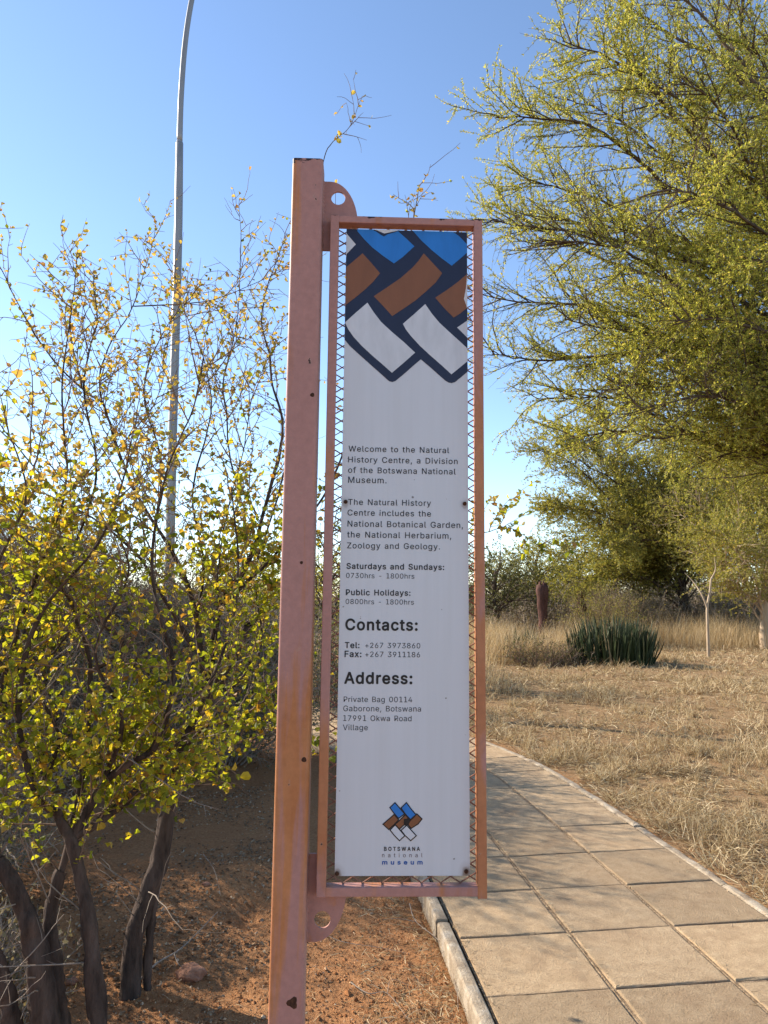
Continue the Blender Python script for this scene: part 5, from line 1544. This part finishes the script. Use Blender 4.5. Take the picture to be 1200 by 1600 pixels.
def litter():
    g = Geo()
    # leaf litter under the shrubs
    q = np.concatenate([scatter(11000, -30, 480, 1230, 1640, -.08), scatter(4500, 250, 470, 1080, 1300, -.08)])
    d = path_side(q[:, 0], q[:, 1])
    k = (d < -HALF - .1) & (rng.uniform(0, 1, len(q)) < np.clip(.35 + 1.2 * fbm(q[:, 0] * 2.5, q[:, 1] * 2.5, 3, 15), .02, 1)); q, d = q[k], d[k]
    q[:, 2] = ground_z(q[:, 0], q[:, 1], d) + .004
    N = len(q)
    leaves(g, q, np.c_[rng.normal(size=(N, 2)), rng.normal(size=N) * .3], rng.uniform(.010, .026, N), .34, 0, 'fold', .4)
    o = g.build('leaf_litter', M['litter']); tag(o, 'dry fallen leaves on the red soil under the shrubs', 'litter', kind='stuff')
    g = Geo()
    # straw bits along the kerb and in the joints
    q = np.concatenate([scatter(6500, 560, 780, 1395, 1640, -.08), scatter(1600, 410, 700, 1400, 1640, -.08), scatter(900, 250, 480, 1300, 1640, -.08)])
    d = path_side(q[:, 0], q[:, 1])
    pr = np.exp(-np.clip(-d - HALF - .08, 0, 9) / .28) * (.55 + 1.0 * fbm(q[:, 0] * 4, q[:, 1] * 4, 2, 7)) + .10
    k = (d < -HALF - .08) & (rng.uniform(0, 1, len(q)) < pr); q, d = q[k], d[k]
    q[:, 2] = ground_z(q[:, 0], q[:, 1], d) + rng.uniform(.002, .02, len(q))
    N = len(q)
    blades(g, q, np.c_[rng.normal(size=(N, 2)), rng.normal(size=N) * .25], rng.uniform(.02, .10, N), rng.uniform(.0006, .0016, N), .3)
    s = rng.uniform(.8, 8, 2600)
    which = rng.integers(0, 4, 2600)
    t = np.choose(which, [rng.normal(-.257, .016, 2600), rng.normal(.267, .016, 2600), HALF - np.abs(rng.normal(0, .05, 2600)), -HALF + np.abs(rng.normal(0, .025, 2600))])
    k = rng.uniform(0, 1, 2600) < np.clip(.4 + 1.2 * fbm(s * 2, t * 5, 2, 3), 0, 1)
    s, t = s[k], t[k]
    p2 = on_path(s, t)
    N = len(s)
    blades(g, np.c_[p2, np.full(N, .004)], np.c_[rng.normal(size=(N, 2)), rng.uniform(0, .15, N)], rng.uniform(.008, .045, N), rng.uniform(.0006, .0013, N), .2)
    o = g.build('straw', M['straw']); tag(o, 'loose straw scattered beside the kerb and in the paving joints', 'straw', kind='stuff')
    # sand and grit in the paving joints
    s = rng.uniform(.6, 8, 9000); which = rng.integers(0, 5, 9000)
    t = np.choose(which, [rng.normal(-.257, .011, 9000), rng.normal(.267, .011, 9000), HALF - np.abs(rng.normal(0, .035, 9000)), -HALF + np.abs(rng.normal(0, .02, 9000)), rng.uniform(-HALF, HALF, 9000)])
    k = rng.uniform(0, 1, 9000) < np.clip(.45 + 1.5 * fbm(s * 2.5, t * 6, 2, 3), 0, 1) * np.where(which == 4, .25, 1)
    s, t = s[k], t[k]
    g = Geo(); p2 = on_path(s, t); N = len(s)
    sz = np.exp(rng.normal(math.log(.0016), .5, N))
    bit = np.array([(0, 0, 1), (.9, 0, .1), (-.4, .8, .2), (-.5, -.8, .1)])
    V = np.c_[p2, np.where(rng.uniform(0, 1, N) < .0, 0, .0005)][:, None] + bit[None] * sz[:, None, None] * rng.uniform(.6, 1.4, (N, 4, 1))
    g.add(V.reshape(-1, 3), (np.arange(N)[:, None, None] * 4 + np.array([(0, 1, 2), (0, 2, 3), (0, 3, 1)])[None]).reshape(-1, 3))
    o = g.build('sand', M['grit']); tag(o, 'sand and grit lying in the joints of the paving', 'sand', kind='stuff')
    # pebbles and soil crumbs
    g = Geo()
    q = np.concatenate([scatter(10000, 180, 780, 1390, 1640, -.08), scatter(1500, 0, 460, 1150, 1640, -.08)])
    d = path_side(q[:, 0], q[:, 1]); k = d < -HALF - .1; q, d = q[k], d[k]
    q[:, 2] = ground_z(q[:, 0], q[:, 1], d)
    N = len(q)
    ico = np.array([(0, 0, 1), (.9, 0, .25), (.28, .85, .3), (-.72, .53, .2), (-.7, -.5, .3), (.3, -.86, .2), (0, 0, -.4)])
    tri = np.array([(0, 1, 2), (0, 2, 3), (0, 3, 4), (0, 4, 5), (0, 5, 1), (6, 2, 1), (6, 3, 2), (6, 4, 3), (6, 5, 4), (6, 1, 5)])
    sz = np.exp(rng.normal(math.log(.0032), .5, N))
    V = q[:, None] + ico[None] * sz[:, None, None] * rng.uniform(.6, 1.3, (N, 7, 1))
    g.add(V.reshape(-1, 3), (np.arange(N)[:, None, None] * 7 + tri[None]).reshape(-1, 3))
    o = g.build('gravel', M['crumb']); tag(o, 'small crumbs of red soil and grit beside the post', 'gravel', kind='stuff')


M['crumb'] = leaf_mat('crumb', [(0, (.18, .07, .028)), (.6, (.40, .18, .075)), (.92, (.52, .30, .15)), (1, (.55, .43, .3))], 0, rough=1, spec=.05)
M['grit'] = leaf_mat('grit', [(0, (.18, .11, .06)), (.5, (.38, .25, .14)), (1, (.55, .42, .28))], 0, rough=1, spec=.05)
litter()


def rock(u, v, r, label, flat=.6):
    c = gnd(u, v, -.08)
    bm = bmesh.new()
    bmesh.ops.create_icosphere(bm, subdivisions=3, radius=r)
    sd = rng.uniform(0, 40)
    for vtx in bm.verts:
        k = vtx.co / r
        f = 1 + .35 * float(fbm(np.array(k.x * 1.5 + sd + k.z), np.array(k.y * 1.5 + k.z * .7), 3, 9))
        vtx.co = Vector((k.x * r * f * 1.2, k.y * r * f, k.z * r * f * flat))
    g = Geo(); add_bm(g, bm)
    o = g.build('rock', M['rock'], None, False, None, (float(c[0]), float(c[1]), float(ground_z(np.array([c[0]]), np.array([c[1]]))[0]) + r * flat * .35))
    return tag(o, label, 'rock')


M['rock'] = bark_mat('red_rock', (.20, .09, .05), (.38, .20, .13), 30, .8)
rock(298, 1523, .055, 'reddish angular stone lying on the shaded soil left of the post')
rock(322, 1393, .02, 'small pale pebble at the rim of the sunlit soil mound')
rock(112, 1537, .022, 'small stone in the dark hollow between the front shrub stems')


def fallen(label, pts, r, forks=()):
    P3 = [gnd(u, v, -.07 + h) for u, v, h in pts]
    o0 = P3[0].copy()
    g = Geo()
    tubes(g, (spline(P3, 16) - o0)[None], np.linspace(r, r * .35, 16)[None], 6)
    for f in forks:
        tubes(g, (spline([gnd(u, v, -.07 + h) for u, v, h in f], 10) - o0)[None], np.linspace(r * .6, r * .2, 10)[None], 5)
    o = g.build('fallen_twig', M['dry_twig'], None, True, None, tuple(o0))
    return tag(o, label, 'twig')


fallen('grey forked twig lying on the soil beside the reddish stone', [(210, 1540, .01), (245, 1505, .03), (285, 1480, .03), (340, 1425, .02)], .0055, [[(272, 1490, .03), (278, 1505, .03), (290, 1515, .01)]])
fallen('thin pale twig on the soil in front of the post, below the lower bracket', [(490, 1448, .01), (530, 1470, .02), (590, 1480, .01), (640, 1490, .01)], .0022)
fallen('pale bent twig running along the foot of the kerb', [(640, 1412, .02), (650, 1440, .02), (690, 1475, .02), (712, 1540, .015), (716, 1575, .01)], .003, [[(650, 1440, .02), (620, 1435, .02), (598, 1437, .01)]])
fallen('long pale stalk lying across the straw near the bottom of the photo', [(548, 1535, .01), (575, 1552, .015), (605, 1552, .02), (640, 1595, .01)], .0026, [[(605, 1552, .02), (612, 1530, .02), (640, 1540, .01)]])
fallen('dark slender twig arching over the sunlit soil mound', [(318, 1335, .12), (335, 1360, .11), (345, 1400, .03)], .0025)
